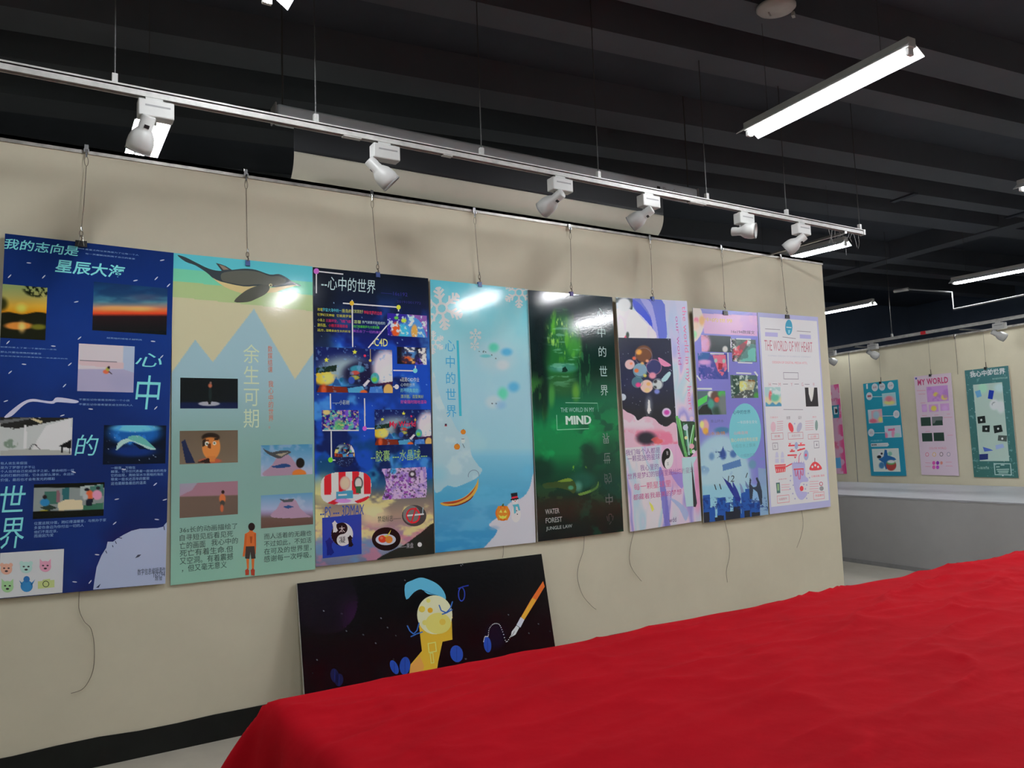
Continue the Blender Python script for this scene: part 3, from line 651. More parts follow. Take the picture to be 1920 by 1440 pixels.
# ================================================================== poster 2: striped whale poster
B = wall_board('exhibition_poster', 'pale green poster with a grey whale over striped sky and blue mountains', PG, (323, 473.5), (585, 500), (592, 1067), (320, 1098), .024, .012, k=K_PRINT)
def f_bg2(c):
    c.fill((176, 174, 142))
    vq = np.interp(c.Y-.103*(c.X-325), [473, 502, 503, 526, 527, 556, 557, 600, 1100], [0, 0, 1, 1, 2, 2, 3, 3, 3])
    for k, col in enumerate(((84, 176, 186), (106, 184, 150), (154, 174, 122), (180, 176, 144))): c.mask((np.round(vq) == k).astype(float), col)
    c.poly([(318, 704), (366, 637), (399, 679), (476, 579), (553, 711), (592, 655), (600, 1110), (318, 1110)], (138, 168, 176))
    c.mask(sstep(690, 860, c.Y), (120, 154, 146)).mask(sstep(900, 1090, c.Y), (128, 172, 154))
B.paint('background_print', None, .0045, f_bg2)
T = B.art('whale_illustration'); z = zm(310, 460, .2362)
T.poly(spl(z((95, 78), (160, 95), (250, 140), (345, 185), (430, 203), (530, 195), (630, 185), (720, 195), (830, 232), (900, 228), (960, 255), (1010, 290), (1080, 322), (980, 320), (880, 332), (730, 322), (620, 328), (500, 302), (440, 288), (380, 262), (330, 218), (240, 160), (160, 130)), 3), (50, 58, 62), 3)
T.poly(spl(z((445, 225), (530, 205), (640, 200), (740, 212), (830, 245), (900, 245), (960, 280), (900, 318), (740, 310), (620, 316), (500, 294), (450, 280)), 3), (84, 86, 78), 4)
T.poly(spl(z((375, 258), (440, 288), (620, 326), (740, 322), (830, 335), (900, 330), (1000, 316), (1040, 320), (960, 342), (880, 370), (820, 377), (700, 384), (600, 379), (470, 330)), 3), (186, 170, 122), 4)
T.poly(spl(z((820, 318), (760, 315), (690, 335), (620, 372), (545, 447), (655, 449), (720, 425), (790, 390), (825, 350)), 3), (74, 76, 68), 5)
T.poly(z((400, 140), (440, 150), (480, 165), (530, 196), (450, 205)), (58, 62, 66), 3).poly(z((425, 152), (465, 165), (505, 192), (460, 195)), (132, 116, 100), 4)
T.poly(ell(*z((835, 317))[0], 3.4, 3, 12), (176, 170, 130), 6).poly(ell(*z((836, 318))[0], 1.5, 1.4, 8), (30, 30, 30), 7)
T.build()
T = B.art('heading_text', split=True); T.text('余\n生\n可\n期', 456, 645, 487, 802, (180, 192, 164), line=1.05).text('数\n媒\n结\n课', 502, 648, 511, 699, (186, 104, 78)).text('我\n心\n中\n的\n世\n界\n。', 503, 714, 513, 803, (186, 104, 78)); T.build()
T = B.art('story_text', split=True); g = (54, 74, 70)
for i, tx in enumerate(('36s长的动画描绘了', '自寻短见后看见死', '亡的画面', '死亡有着生命.但', '又空洞。有着震撼', '，但又毫无意义')):
    y = 990+i*14.3; n_ = (108, 100, 48, 100, 100, 88)[i]; T.text(tx, 337+(4 if i == 5 else 0), y-1.5, 337+n_, y+12-n_*.1, g)
T.text('我心中的', 396, 1011.5, 446, 1019, g)
for i, tx in enumerate(('而人活着的无趣也', '不过如此，不如活', '在可及的世界里，', '感谢每一次呼吸。')): T.text(tx, 495, 1001+i*13.8, 584, 1004+i*13.8, g)
T.build()
def f_a(c): c.fill((20, 24, 26)).mask(sstep(752, 757, c.Y), (20, 28, 58)).blob(392, 757, 20, 4.2, (150, 152, 160), .12).blob(394, 738, 3, 14, (30, 40, 40), .4).blob(394, 723, 3.5, 4, (164, 92, 66), .4).blob(395, 718, 2, 2.4, (120, 90, 80), .3).poly([(389, 752), (397, 752), (395, 758), (391, 758)], (30, 32, 36))
B.paint('photo_print', (338, 708, 446, 766), .0035, f_a, lv=2)
def f_b(c):
    c.grad([(807, (92, 80, 66)), (868, (108, 94, 78))]).poly([(340, 828), (347, 824), (352, 838), (366, 868), (348, 868)], (30, 38, 66)).blob(396, 838, 17, 24, (196, 122, 62), .06).blob(395, 820, 17, 8.5, (34, 26, 22), .12).blob(395, 826, 14, 6, (186, 114, 58), .3).poly([(380, 826), (386, 822), (384, 836), (379, 838)], (40, 30, 26)).poly([(402, 822), (409, 822), (409, 825), (401, 826)], (36, 28, 24)).poly([(385, 824), (392, 824), (392, 827), (385, 827)], (60, 40, 28)).blob(388, 832, 4, 4, (220, 214, 190), .15).blob(402, 831, 3.2, 3.4, (220, 214, 190), .15).blob(388, 832, 1.8, 2, (40, 60, 40), .2).blob(402, 831, 1.6, 1.8, (40, 60, 40), .2).poly([(390, 832), (396, 832), (396, 841), (389, 840)], (92, 50, 28)).blob(394, 864, 21, 5, (168, 84, 60), .2).poly([(388, 855), (404, 855), (403, 866), (390, 866)], (186, 112, 58)).poly([(372, 866), (392, 858), (394, 868), (370, 868)], (44, 32, 30))
B.paint('photo_print', (337, 808, 446, 867), .0035, f_b, lv=2)
def f_c(c):
    c.grad([(833, (64, 124, 158)), (870, (120, 152, 180)), (890, (158, 156, 176))]).noise(.06, (160, 168, 186), .5, .7, 3, .5).poly(spl([(494, 892), (510, 872), (524, 852), (540, 852), (552, 866), (568, 892)], 4), (150, 124, 142)).poly(spl([(493, 841), (508, 848), (520, 846), (536, 844), (546, 848), (535, 854), (524, 860), (512, 856), (502, 851)], 4), (64, 66, 68)).poly([(516, 852), (540, 848), (528, 856)], (150, 140, 120)).poly(spl([(508, 875), (520, 872), (534, 869), (546, 874), (532, 877), (522, 878)], 4), (36, 64, 110)).blob(563, 868, 8, 9.5, (32, 28, 26), .1).blob(561, 888, 13, 8, (192, 108, 48), .12)
B.paint('photo_print', (489, 835, 586, 889), .0035, f_c, lv=2)
def f_d(c): c.grad([(902, (140, 138, 152)), (930, (150, 130, 150))]).poly([(337, 930), (360, 919), (370, 905), (450, 898), (450, 932), (337, 934)], (146, 108, 120)).mask(sstep(930, 933, c.Y+(c.X-337)*.03), (98, 82, 72)).blob(417, 935, 6, 9, (190, 104, 62), .2).blob(418, 922.5, 3, 3.4, (44, 30, 28), .2).blob(417, 943, 4.5, 5, (64, 62, 58), .2).blob(416, 953, 3, 7, (180, 92, 60), .3)
B.paint('photo_print', (337, 907, 446, 964), .0035, f_d, lv=2)
def f_e(c): c.grad([(925, (92, 140, 172)), (955, (150, 160, 186)), (962, (140, 128, 160)), (972, (96, 78, 70)), (990, (88, 70, 62))]).noise(.05, (170, 176, 190), .5, .7, 9, .5, region=1-sstep(950, 960, c.Y)).poly(spl([(510, 970), (520, 952), (530, 938), (552, 936), (562, 952), (574, 964), (580, 970)], 4), (158, 130, 152)).poly([(523, 935), (534, 937), (552, 935), (548, 941), (532, 942)], (70, 74, 78)).poly([(530, 950), (541, 947), (552, 950), (540, 954)], (44, 76, 124))
B.paint('photo_print', (489, 929, 587, 983), .0035, f_e, lv=2)
T = B.art('figure_illustration'); z = zm(310, 780, .2293); sk = (190, 102, 52)
T.poly(ell(*z((705, 905))[0], 6.4, 7.5, 14), (36, 34, 34), 4).poly(z((688, 930), (715, 930), (715, 945), (742, 958), (742, 990), (735, 1068), (660, 1068), (655, 990), (650, 965), (685, 945)), sk, 3)
T.poly(z((650, 962), (668, 965), (662, 1060), (648, 1150), (632, 1148), (642, 1060)), (182, 92, 46), 4).poly(z((725, 962), (742, 958), (742, 1060), (738, 1130), (725, 1130), (730, 1050)), (172, 86, 44), 4)
T.poly(z((658, 1066), (728, 1064), (738, 1165), (702, 1168), (695, 1110), (688, 1168), (652, 1165)), (56, 56, 52), 5).poly(z((662, 1168), (685, 1168), (682, 1250), (668, 1252)), sk, 4).poly(z((704, 1168), (728, 1166), (724, 1250), (708, 1250)), sk, 4).poly(z((652, 1260), (672, 1246), (685, 1262), (683, 1300), (655, 1302)), (160, 64, 46), 4).poly(z((697, 1260), (715, 1244), (732, 1258), (730, 1305), (702, 1302)), (160, 64, 46), 4)
T.poly(z((690, 985), (712, 985), (706, 1040), (696, 1040)), (150, 72, 36), 5)
T.build()
# ================================================================== poster 3: starry collage
B = wall_board('exhibition_poster', 'dark starry collage poster with white connector lines and coloured dots', PG, (586, 500.5), (802, 522), (815, 1038), (592.5, 1063), .026, .014, k=K_PRINT)
def f_bg3(c):
    X, Y = c.X, c.Y
    c.grad([(500, (22, 28, 36)), (560, (20, 28, 46)), (640, (22, 30, 92)), (700, (24, 52, 120)), (770, (24, 52, 130)), (860, (20, 62, 104)), (900, (36, 82, 110)), (930, (104, 100, 96)), (965, (150, 128, 112)), (1000, (146, 116, 136)), (1025, (120, 128, 152)), (1060, (96, 104, 130))])
    up_ = 1-sstep(880, 930, Y)
    c.noise(.018, (28, 70, 170), .48, .62, 31, .9, region=up_*sstep(530, 640, Y)).noise(.022, (70, 140, 200), .58, .72, 37, .8, region=up_*sstep(545, 700, Y)).noise(.02, (40, 130, 150), .52, .7, 41, .7, region=up_*sstep(770, 840, Y)).noise(.025, (18, 26, 70), .55, .68, 43, .9, region=up_*sstep(640, 700, Y))
    c.blob(600, 570, 30, 60, (18, 22, 32), .6, .8).blob(600, 650, 26, 40, (20, 24, 40), .6, .8)
    lowr = sstep(895, 935, Y)*(1-sstep(1000, 1040, Y))
    c.noise(.03, (206, 196, 130), .5, .66, 51, .85, ax=1, ay=1.6, region=lowr).blob(605, 920, 22, 26, (196, 194, 130), .6, .7).blob(702, 968, 24, 20, (206, 192, 150), .5, .8).noise(.03, (180, 110, 130), .52, .68, 55, .7, ay=2, region=sstep(970, 1000, Y)).noise(.03, (90, 130, 170), .55, .7, 57, .7, ay=2, region=sstep(990, 1020, Y))
    c.poly(spl([(690, 1075), (705, 1050), (730, 1035), (760, 1020), (790, 998), (818, 985), (830, 1075)], 4), (28, 38, 34)).poly([(640, 1062), (680, 1052), (720, 1048), (720, 1075), (640, 1075)], (36, 58, 48), .7).dots(60, 7, (150, 190, 220), .5, 1.1, .8, (590, 812, 560, 900))
B.paint('background_print', None, .0042, f_bg3)
z5, z6 = zm(580, 490, .2014), zm(580, 770, .2083); WH = (206, 208, 212)
T = B.art('connector_line', split=True)
for q in (z5((62, 92), (315, 120)), z5((65, 95), (65, 298)), z5((312, 390), (830, 428)), z5((398, 360), (403, 798)), z5((830, 428), (830, 466)), z5((722, 598), (548, 806)), z5((195, 1232), (198, 1375)), z5((513, 1275), (517, 1440)), z5((780, 1015), (985, 1020)), z5((987, 972), (987, 1020)), z5((780, 1168), (815, 1168)), z6((196, 185), (199, 440)), z6((497, 0), (500, 160)), z6((500, 160), (586, 160)), z6((190, 445), (235, 445)), z6((118, 178), (445, 178))): T.line(q, 2.2, WH)
T = B.art('connector_dot', split=True); T.lv = 4
for (x, y), r_, col in ((z5((65, 92))[0], 5.6, (178, 96, 178)), (z5((395, 390))[0], 4.6, (214, 160, 50)), (z5((830, 428))[0], 4.4, (190, 206, 60)), (z5((985, 1018))[0], 4.6, (110, 190, 196)), (z5((812, 1168))[0], 4.6, WH), (z6((497, 160))[0], 4.5, (182, 88, 186)), (z6((190, 443))[0], 5, (100, 196, 50)), (z6((993, 1205))[0], 4.4, WH)): T.poly(ell(x, y, r_*.92, r_, 14), col)
T = B.art('heading_text', split=True); T.text('--心中的世界', 602, 516, 704, 551, (172, 216, 200), shear=.08); T.text('-C4D', 697, 634, 727, 650, (190, 206, 120), off=.01); T.text('My World', 730, 790, 779, 803, (190, 40, 70), off=.02, lv=5)
T.text('--胶囊 ---水晶球---', 695, 845, 801, 862, (140, 178, 104)); T.text('--PS --- 3DMAX', 600, 951, 683, 965, (44, 74, 150), shear=.15)
T = B.art('caption_text', split=True)
T.text('——16s192', 714, 545, 764, 556, (50, 46, 120)); T.text('20191001772', 744, 563, 789, 571, (50, 46, 110)); T.text('——小彩树', 623, 750, 655, 759, (176, 190, 180)); T.text('禁烟标志——', 708, 968, 752, 976, (60, 66, 60)); T.text('——果盘', 748, 1020, 775, 1027, (150, 150, 156))
for tx, x0, y0, x1, y1, col in (('这是', 595, 577, 605, 583, (196, 190, 60)), ('宇宙大海中的一', 605, 577, 640, 586, (80, 176, 190)), ('座岛的', 641, 579, 659, 587, (190, 190, 80)), ('它就漂流于', 661, 580, 681, 588, (180, 190, 110)), ('神秘世界的边缘', 682, 582, 716, 591, (206, 50, 70)), ('它梦幻又神秘', 595, 587, 627, 594, (196, 190, 60)), ('它就是梦是', 631, 589, 659, 596, (196, 190, 60)), ('小岛上', 595, 597, 609, 603, (190, 190, 60)), ('三面环空，', 611, 598, 633, 605, (196, 40, 100)), ('飞船飞艇', 637, 599, 658, 606, (196, 40, 110)), ('温馨', 663, 600, 677, 607, (170, 190, 110)), ('热气球摩天轮组成的', 679, 601, 722, 609, (170, 200, 190)), ('游乐园。', 595, 606, 612, 613, (190, 190, 60)), ('小精灵跳着跳着', 616, 607, 652, 615, (186, 40, 60)), ('他们随着歌声与大家跳舞', 662, 609, 711, 617, (80, 190, 60)), ('远方，', 595, 616, 609, 622, (190, 190, 60)), ('温暖自由生长的彩球', 611, 617, 657, 624, (190, 190, 60)), ('飘出去了一切的美景', 661, 618, 716, 626, (150, 80, 180))): T.text(tx, x0, y0, x1, y1, col)
for tx, x0, y0, x1, y1, col in (('a这是C4D作业', 750, 707, 786, 716, (190, 206, 220)), ('心中的世界', 751, 718, 778, 725, (170, 190, 206)), ('的不同角度的', 751, 728, 784, 736, (120, 190, 180)), ('漂浮图，造型美好', 751, 740, 794, 747, (160, 180, 90)), ('好奇随时随地渲染', 751, 750, 800, 757, (190, 70, 130))): T.text(tx, x0, y0, x1, y1, col)
def f_planet(c): c.fill((46, 34, 130)).blob(780, 640, 24, 60, (70, 130, 190), .3).poly(spl([(762, 587), (785, 600), (796, 620), (802, 640), (806, 640), (806, 585)], 4), (120, 80, 150)).noise(.09, (180, 130, 190), .5, .65, 3, .7, region=sstep(775, 795, c.X)).blob(753, 622, 14, 16, (60, 166, 206), .3).blob(742, 618, 8, 14, (206, 80, 36), .3).blob(777, 622, 6, 13, (214, 150, 70), .3).blob(757, 601, 5, 4, (170, 196, 60), .3).blob(743, 596, 4, 3, (90, 180, 70), .3).poly([(765, 610), (773, 600), (776, 603), (768, 612)], (206, 196, 210)).noise(.2, (190, 220, 230), .58, .64, 9, .8).dots(10, 3, (220, 220, 230), .4, .9)
B.paint('photo_print', (726, 587, 801, 633), .0032, f_planet, lv=2)
def f_fair(c, s=1.0, ox=592, oy=649):
    X, Y = (c.X-ox)/s+592, (c.Y-oy)/s+649
    d_ = Canvas(X, Y); d_.fill((22, 30, 80)).blob(645, 692, 40, 22, (160, 184, 180), .6, .8).blob(606, 708, 18, 14, (206, 170, 50), .3).blob(616, 710, 14, 12, (214, 196, 110), .5, .8).poly([(592, 690), (632, 684), (630, 696), (592, 700)], (24, 42, 34)).poly([(612, 725), (640, 708), (668, 712), (690, 725)], (50, 120, 170)).poly([(622, 724), (630, 706), (640, 724)], (34, 76, 130)).blob(676, 702, 34, 24, (24, 22, 50), .3, .95)
    d_.blob(670, 692, 14, 7, (48, 128, 150), .25).blob(666, 699, 8, 4, (170, 70, 60), .3).blob(665, 708, 9, 4, (150, 150, 60), .3).blob(659, 713, 6, 7, (44, 72, 150), .25).blob(725, 690, 26, 34, (200, 190, 200), .3).blob(735, 706, 20, 20, (196, 200, 196), .4).blob(703, 709, 8, 10, (60, 150, 150), .1).blob(702, 711, 5, 5, (110, 180, 60), .3).poly([(690, 722), (737, 715), (737, 732), (690, 730)], (60, 26, 60)).blob(640, 712, 3, 4, (30, 90, 120), .2)
    d_.mask(sstep(722, 727, Y+.05*(X-660)), (24, 30, 66)).poly([(592, 740), (600, 722), (650, 726), (655, 745), (592, 745)], (110, 40, 26)).blob(607, 731, 5, 10, (190, 80, 40), .5).poly([(652, 728), (680, 724), (690, 745), (655, 745)], (70, 140, 176)).blob(682, 736, 7, 5, (196, 90, 40), .3).poly([(694, 726), (716, 724), (720, 745), (690, 745)], (60, 110, 180)).blob(728, 732, 9, 12, (206, 160, 90), .15).poly([(680, 722), (690, 712), (694, 714), (684, 726)], (196, 190, 196)).noise(.15, (110, 150, 190), .64, .7, 13, .5)
    for (a, b) in ((665, 660), (612, 675)): d_.poly([(a+(5 if k % 2 == 0 else 2.2)*math.sin(k*math.pi/5), b-(5 if k % 2 == 0 else 2.2)*math.cos(k*math.pi/5)) for k in range(10)], (224, 196, 60))
    d_.blob(684, 667, 2.4, 2.4, (206, 50, 80), .2).poly([(694, 654), (694.8, 654), (694.8, 675), (694, 675)], (190, 170, 120)).blob(694, 676, 2.4, 2.4, (220, 180, 60), .2)
    c.c = d_.c
B.paint('photo_print', (592, 650, 736.5, 737), .0032, f_fair, lv=2)
def f_cave(c): c.fill((26, 26, 36)).blob(768, 664, 13, 14, (70, 120, 170), .4).poly([(757, 650), (780, 650), (776, 660), (760, 660)], (190, 206, 200)).blob(763, 674, 9, 7, (190, 84, 40), .5).blob(774, 677, 5, 5, (214, 150, 80), .4).poly([(784, 655), (800, 650), (802, 690), (796, 690), (786, 672)], (196, 196, 190)).poly([(780, 668), (786, 670), (798, 690), (778, 690)], (80, 60, 150)).noise(.2, (30, 30, 60), .52, .6, 5, .8)
B.paint('photo_print', (744, 650, 800, 684), .0032, f_cave, lv=2)
def f_tree(c): c.fill((40, 30, 110)).noise(.14, (120, 80, 190), .5, .6, 3, .8).noise(.2, (80, 180, 150), .56, .62, 7, .8).blob(636, 797, 9, 10, (90, 170, 90), .5, .8).noise(.3, (206, 180, 110), .62, .66, 15, .8).blob(612, 773, 7, 5, (200, 176, 110), .3)
B.paint('photo_print', (603, 769, 673, 807), .0032, f_tree, lv=2)
B.paint('photo_print', (702, 768, 809, 832), .0032, lambda c: f_fair(c, .75, 702, 767), lv=2)
B.paint('photo_print', (626, 829, 666, 878), .0028, lambda c: f_fair(c, .30, 624, 828), lv=4, mask=lambda X, Y: np.hypot((X-646)/19.5, (Y-853)/24) < 1)
def f_caps(c):
    c.fill((196, 196, 190))
    for a in (608, 635, 660, 682): c.poly([(a, 880), (a+13, 880), (a+13, 935), (a, 935)], (190, 36, 46))
    c.mask(sstep(927, 929, c.Y+(c.X-600)*.02), (200, 198, 196)).poly([(610, 945), (640, 930), (660, 930), (620, 950)], (190, 36, 46)).poly([(664, 940), (690, 930), (700, 934), (676, 946)], (190, 36, 46)).blob(647, 906, 10, 13, (180, 150, 140), .12).blob(647, 906, 8, 11, (206, 176, 150), .3).blob(672, 906, 8.5, 12, (40, 36, 40), .1).blob(672, 906, 6.5, 10, (190, 186, 180), .2).poly([(667, 912), (677, 912), (677, 925), (667, 925)], (50, 90, 60)).poly([(630, 922), (662, 919), (662, 934), (630, 937)], (70, 140, 170)).poly([(634, 927), (650, 926), (650, 929), (634, 930)], (200, 214, 220)).blob(643, 939, 15, 4, (186, 130, 190), .2)
B.paint('photo_print', (600, 885, 697, 945), .0032, f_caps, lv=2, mask=lambda X, Y: (np.maximum(np.abs((X-648.5)/48)**3.2+np.abs((Y-915+(X-648)*.05)/31)**3.2, 0) < 1))
def f_lilac(c): c.fill((186, 160, 196)).noise(.22, (130, 50, 150), .56, .6, 3, .9, region=sstep(885, 890, c.Y)*(1-sstep(770, 785, c.X))).blob(737, 883, 6, 6, (60, 140, 190), .4).noise(.2, (120, 90, 170), .52, .6, 19, .6).blob(773, 889, 7, 7, (60, 50, 60), .15).blob(773, 889, 3.4, 3.4, (196, 190, 196), .2).noise(.3, (40, 30, 50), .63, .66, 23, .7)
B.paint('photo_print', (716, 879, 801, 932), .0032, f_lilac, lv=2, mask=lambda X, Y: (np.hypot((X-702)/21, (Y-908)/32) > 1) & (X < 801-.0028*(Y-905)**2))
T = B.art('yin_yang_panel'); z = z6; T.poly(z((115, 965), (468, 930), (470, 1290), (120, 1330)), (34, 60, 150), 2)
cx, cy = z((295, 1112))[0]; R_ = 20.5
def yinyang(T, cx, cy, rx, ry, lv, a=0.0):
    T.poly(ell(cx, cy, rx, ry, 28), (200, 202, 206), lv)
    h_ = [(cx+rx*math.cos(t), cy+ry*math.sin(t)) for t in np.linspace(math.pi/2, 3*math.pi/2, 14)]
    h_ += [(cx+rx/2*math.cos(t), cy-ry/2+ry/2*math.sin(t)) for t in np.linspace(-math.pi/2, math.pi/2, 10)][1:]
    h_ += [(cx+rx/2*math.cos(t), cy+ry/2+ry/2*math.sin(t)) for t in np.linspace(3*math.pi/2, math.pi/2, 10)][1:-1]
    T.poly(h_, (22, 22, 26), lv+1)
yinyang(T, cx, cy, R_, 22, 3)
T.text('太', cx-6, cy-15, cx+5, cy-4, (196, 196, 200), 5).text('凝', cx-6, cy+5, cx+6, cy+16, (30, 30, 34), 5)
for dx_, dy_, col in ((-14, -15, (196, 198, 206)), (15, 12, (24, 24, 28)), (-24, 22, (22, 36, 110))):
    k_ = 1.0 if dx_ > -20 else 1.5
    T.poly([(cx+dx_+a*k_, cy+dy_+b*k_) for a, b in ((-5, -6), (-2, -8), (0, -11), (2, -8), (5, -5), (3, -3), (3, 2), (6, 8), (2, 12), (0, 11), (-3, 12), (-3, 2), (-4, -3))], col, 6)
T.build()
T = B.art('no_smoking_badge'); z = z6
cx, cy = z((943, 945))[0]; T.poly(ell(cx, cy, 23, 20, 24), (60, 62, 62), 3).poly(ell(cx-5, cy-2, 16, 17, 20), (110, 112, 110), 4).poly(ell(cx-2, cy, 13.5, 14.5, 24), (206, 40, 48), 5).poly(ell(cx-2, cy, 10.5, 11.5, 24), (104, 106, 104), 6).line(z((880, 945), (1030, 930)), 3, (206, 204, 200), 7).line(z((960, 870), (915, 1015)), 2.6, (206, 40, 48), 8).line(z((1018, 925), (1022, 870)), 1.6, (150, 176, 180), 7); T.build()
T = B.art('fruit_plate'); cx, cy = z((692, 1155))[0]; T.poly(ell(cx, cy, 27, 22, 26), (20, 20, 20), 3).poly(ell(cx-1, cy+1, 19, 10.5, 22), (176, 180, 200), 4).poly(ell(cx-7, cy, 8, 7, 16), (196, 60, 40), 5).poly(ell(cx+5, cy+1, 7, 7, 16), (206, 120, 50), 6).poly(z((665, 1128), (700, 1120), (735, 1070), (722, 1110), (690, 1140)), (206, 180, 70), 7).poly(ell(cx-9, cy-2, 3, 3, 8), (226, 110, 80), 6); T.build()
# ================================================================== poster 4: snowflakes
B = wall_board('exhibition_poster', 'pale blue winter poster with snowflakes, boat, pumpkin and snowman', PG, (803.5, 523), (986, 542.5), (1009, 1016), (819, 1037), .026, .014, k=K_PRINT)
z7, z8 = zm(800, 510, .1875), zm(800, 770, .1945)
def f_bg4(c):
    c.grad([(520, (88, 178, 202)), (590, (110, 184, 204)), (650, (138, 186, 200)), (740, (142, 182, 196)), (840, (136, 182, 198)), (856, (112, 172, 194)), (930, (72, 148, 182)), (1040, (44, 126, 176))])
    c.noise(.012, (150, 190, 202), .5, .75, 4, .5, ax=1.5, region=1-sstep(830, 860, c.Y)).noise(.02, (92, 166, 196), .5, .7, 9, .5, ay=2.5, region=sstep(850, 880, c.Y))
    m = Canvas(c.X, c.Y).fill((0, 0, 0)); m.poly(spl(z8((55, -330), (110, -200), (160, -60), (230, 60), (300, 190), (400, 260), (430, 420), (500, 530), (535, 570), (490, 640), (400, 690), (280, 735), (200, 720), (60, 720)), 4), (1, 1, 1))
    c.mask(m.c[..., 0], (158, 184, 190), .85).noise(.04, (176, 196, 202), .5, .7, 14, .6, region=m.c[..., 0]).blob(820, 890, 16, 16, (120, 176, 192), .8, .6)
    c.poly(spl(z8((555, 1320), (640, 1225), (680, 1150), (600, 1110), (640, 1060), (720, 1000), (800, 890), (900, 850), (960, 800), (1000, 720), (1030, 600), (1110, 560), (1110, 1380), (540, 1380)), 3), (184, 186, 194)).blob(*z8((650, 1130))[0], 9, 4, (130, 156, 180), .6, .6)
    c.blob(*z7((690, 850))[0], 34, 28, (160, 186, 190), .5, .7).blob(*z7((670, 755))[0], 9, 8, (86, 186, 160), .6).blob(*z7((800, 800))[0], 10, 7, (80, 160, 196), .6).blob(*z7((760, 930))[0], 12, 9, (176, 190, 196), .5).blob(*z7((590, 840))[0], 10, 3, (100, 176, 180), .5).blob(*z7((760, 1215))[0], 9, 11, (90, 190, 160), .6).blob(*z7((870, 1150))[0], 10, 9, (84, 160, 200), .6).blob(*z7((670, 1300))[0], 15, 12, (166, 188, 198), .4).blob(*z7((655, 1315))[0], 1.2, 1.2, (30, 40, 50), .3).blob(*z7((695, 1315))[0], 1.2, 1.2, (30, 40, 50), .3).blob(*z7((740, 1330))[0], 9, 7, (110, 160, 196), .7, .6)
    for q in z7((525, 795), (570, 790), (590, 800), (650, 830), (690, 865), (565, 800)): c.blob(*q, 1.1, .9, (50, 60, 60), .4)
B.paint('background_print', None, .0045, f_bg4)
def flake(cx, cy, r_, ring=True, rot=.2):
    T = B.art('snowflake'); col = (190, 200, 206); w_ = r_*.13
    for k in range(6):
        a = rot+k*math.pi/3; ca, sa = math.cos(a), math.sin(a)
        T.line([(cx+ca*r_*.22, cy+sa*r_*.22), (cx+ca*r_, cy+sa*r_)], w_, col)
        for t in (.45, .66, .86):
            for s_ in (-1, 1):
                b = a+s_*.85; l = r_*(.30 if t < .8 else .16); T.line([(cx+ca*r_*t, cy+sa*r_*t), (cx+ca*r_*t+math.cos(b)*l, cy+sa*r_*t+math.sin(b)*l)], w_*.8, col, 4)
    for k in range(10):
        a0, a1 = k*math.pi/5, (k+1)*math.pi/5
        T.line([(cx+r_*.24*math.cos(a0), cy+r_*.24*math.sin(a0)), (cx+r_*.24*math.cos(a1), cy+r_*.24*math.sin(a1))], w_*.8, col, 5)
    T.build()
flake(*z7((150, 365))[0], 41, rot=.35); flake(*z7((922, 205))[0], 29, rot=1.57); flake(*z7((62, 705))[0], 22, rot=1.6); flake(*z7((487, 632))[0], 12, rot=1.57); flake(*z7((480, 735))[0], 9, rot=1.57)
T = B.art('heading_text', split=True); T.text('心\n中\n的\n世\n界', 834, 637, 856, 782, (66, 152, 190), line=1.25)
T = B.art('teal_bar'); T.poly(z7((297, 685), (320, 685), (350, 1440), (325, 1440)), (62, 166, 184)).build()
T = B.art('boat_illustration'); T.poly(spl(z8((130, 890), (180, 880), (290, 862), (380, 820), (450, 750), (485, 690), (497, 650), (495, 730), (470, 790), (430, 845), (370, 885), (280, 915), (200, 920), (150, 910)), 3), (190, 150, 66)).poly(spl(z8((150, 885), (290, 868), (380, 828), (450, 760), (480, 710), (440, 790), (370, 850), (280, 890), (200, 898)), 3), (150, 60, 36), 4).poly(spl(z8((200, 918), (300, 905), (400, 860), (450, 815), (430, 850), (370, 890), (280, 920)), 3), (110, 44, 34), 4)
T.line(z8(*[(455-55*math.cos(t)*(1-.1*t/3), 625-52*math.sin(t)) for t in np.linspace(-.3, 3.3, 14)]), 1.2, (110, 130, 150), 3); T.build()
T = B.art('pumpkin_illustration')
def pumpkin(T, cx, cy, rx, ry, facey=True):
    T.poly(ell(cx, cy, rx, ry, 22), (206, 96, 34), 3)
    for k in (-.6, 0, .6): T.poly(ell(cx+k*rx*.9, cy, rx*.30, ry*.95, 14), (218, 124, 44), 4)
    T.poly([(cx-rx*.15, cy-ry*.9), (cx-rx*.05, cy-ry*1.2), (cx+rx*.15, cy-ry*1.25), (cx+rx*.1, cy-ry*.85)], (60, 84, 40), 5)
    if facey:
        T.poly([(cx-rx*.5, cy-ry*.1), (cx-rx*.25, cy-ry*.45), (cx-rx*.05, cy-ry*.05)], (236, 214, 90), 6).poly([(cx+rx*.1, cy-ry*.1), (cx+rx*.35, cy-ry*.45), (cx+rx*.55, cy-ry*.05)], (236, 214, 90), 6)
        T.poly([(cx-rx*.6, cy+ry*.2), (cx-rx*.2, cy+ry*.4), (cx, cy+ry*.3), (cx+rx*.2, cy+ry*.4), (cx+rx*.6, cy+ry*.2), (cx+rx*.4, cy+ry*.65), (cx, cy+ry*.75), (cx-rx*.4, cy+ry*.65)], (232, 206, 80), 6)
pumpkin(T, *z8((733, 988))[0], 13.8, 14.5); T.build()
for q, r_ in ((z8((352, 205))[0], 4.8), (z8((292, 348))[0], 5.6)):
    T = B.art('pumpkin_illustration'); pumpkin(T, *q, r_, r_*.95, False); T.build()
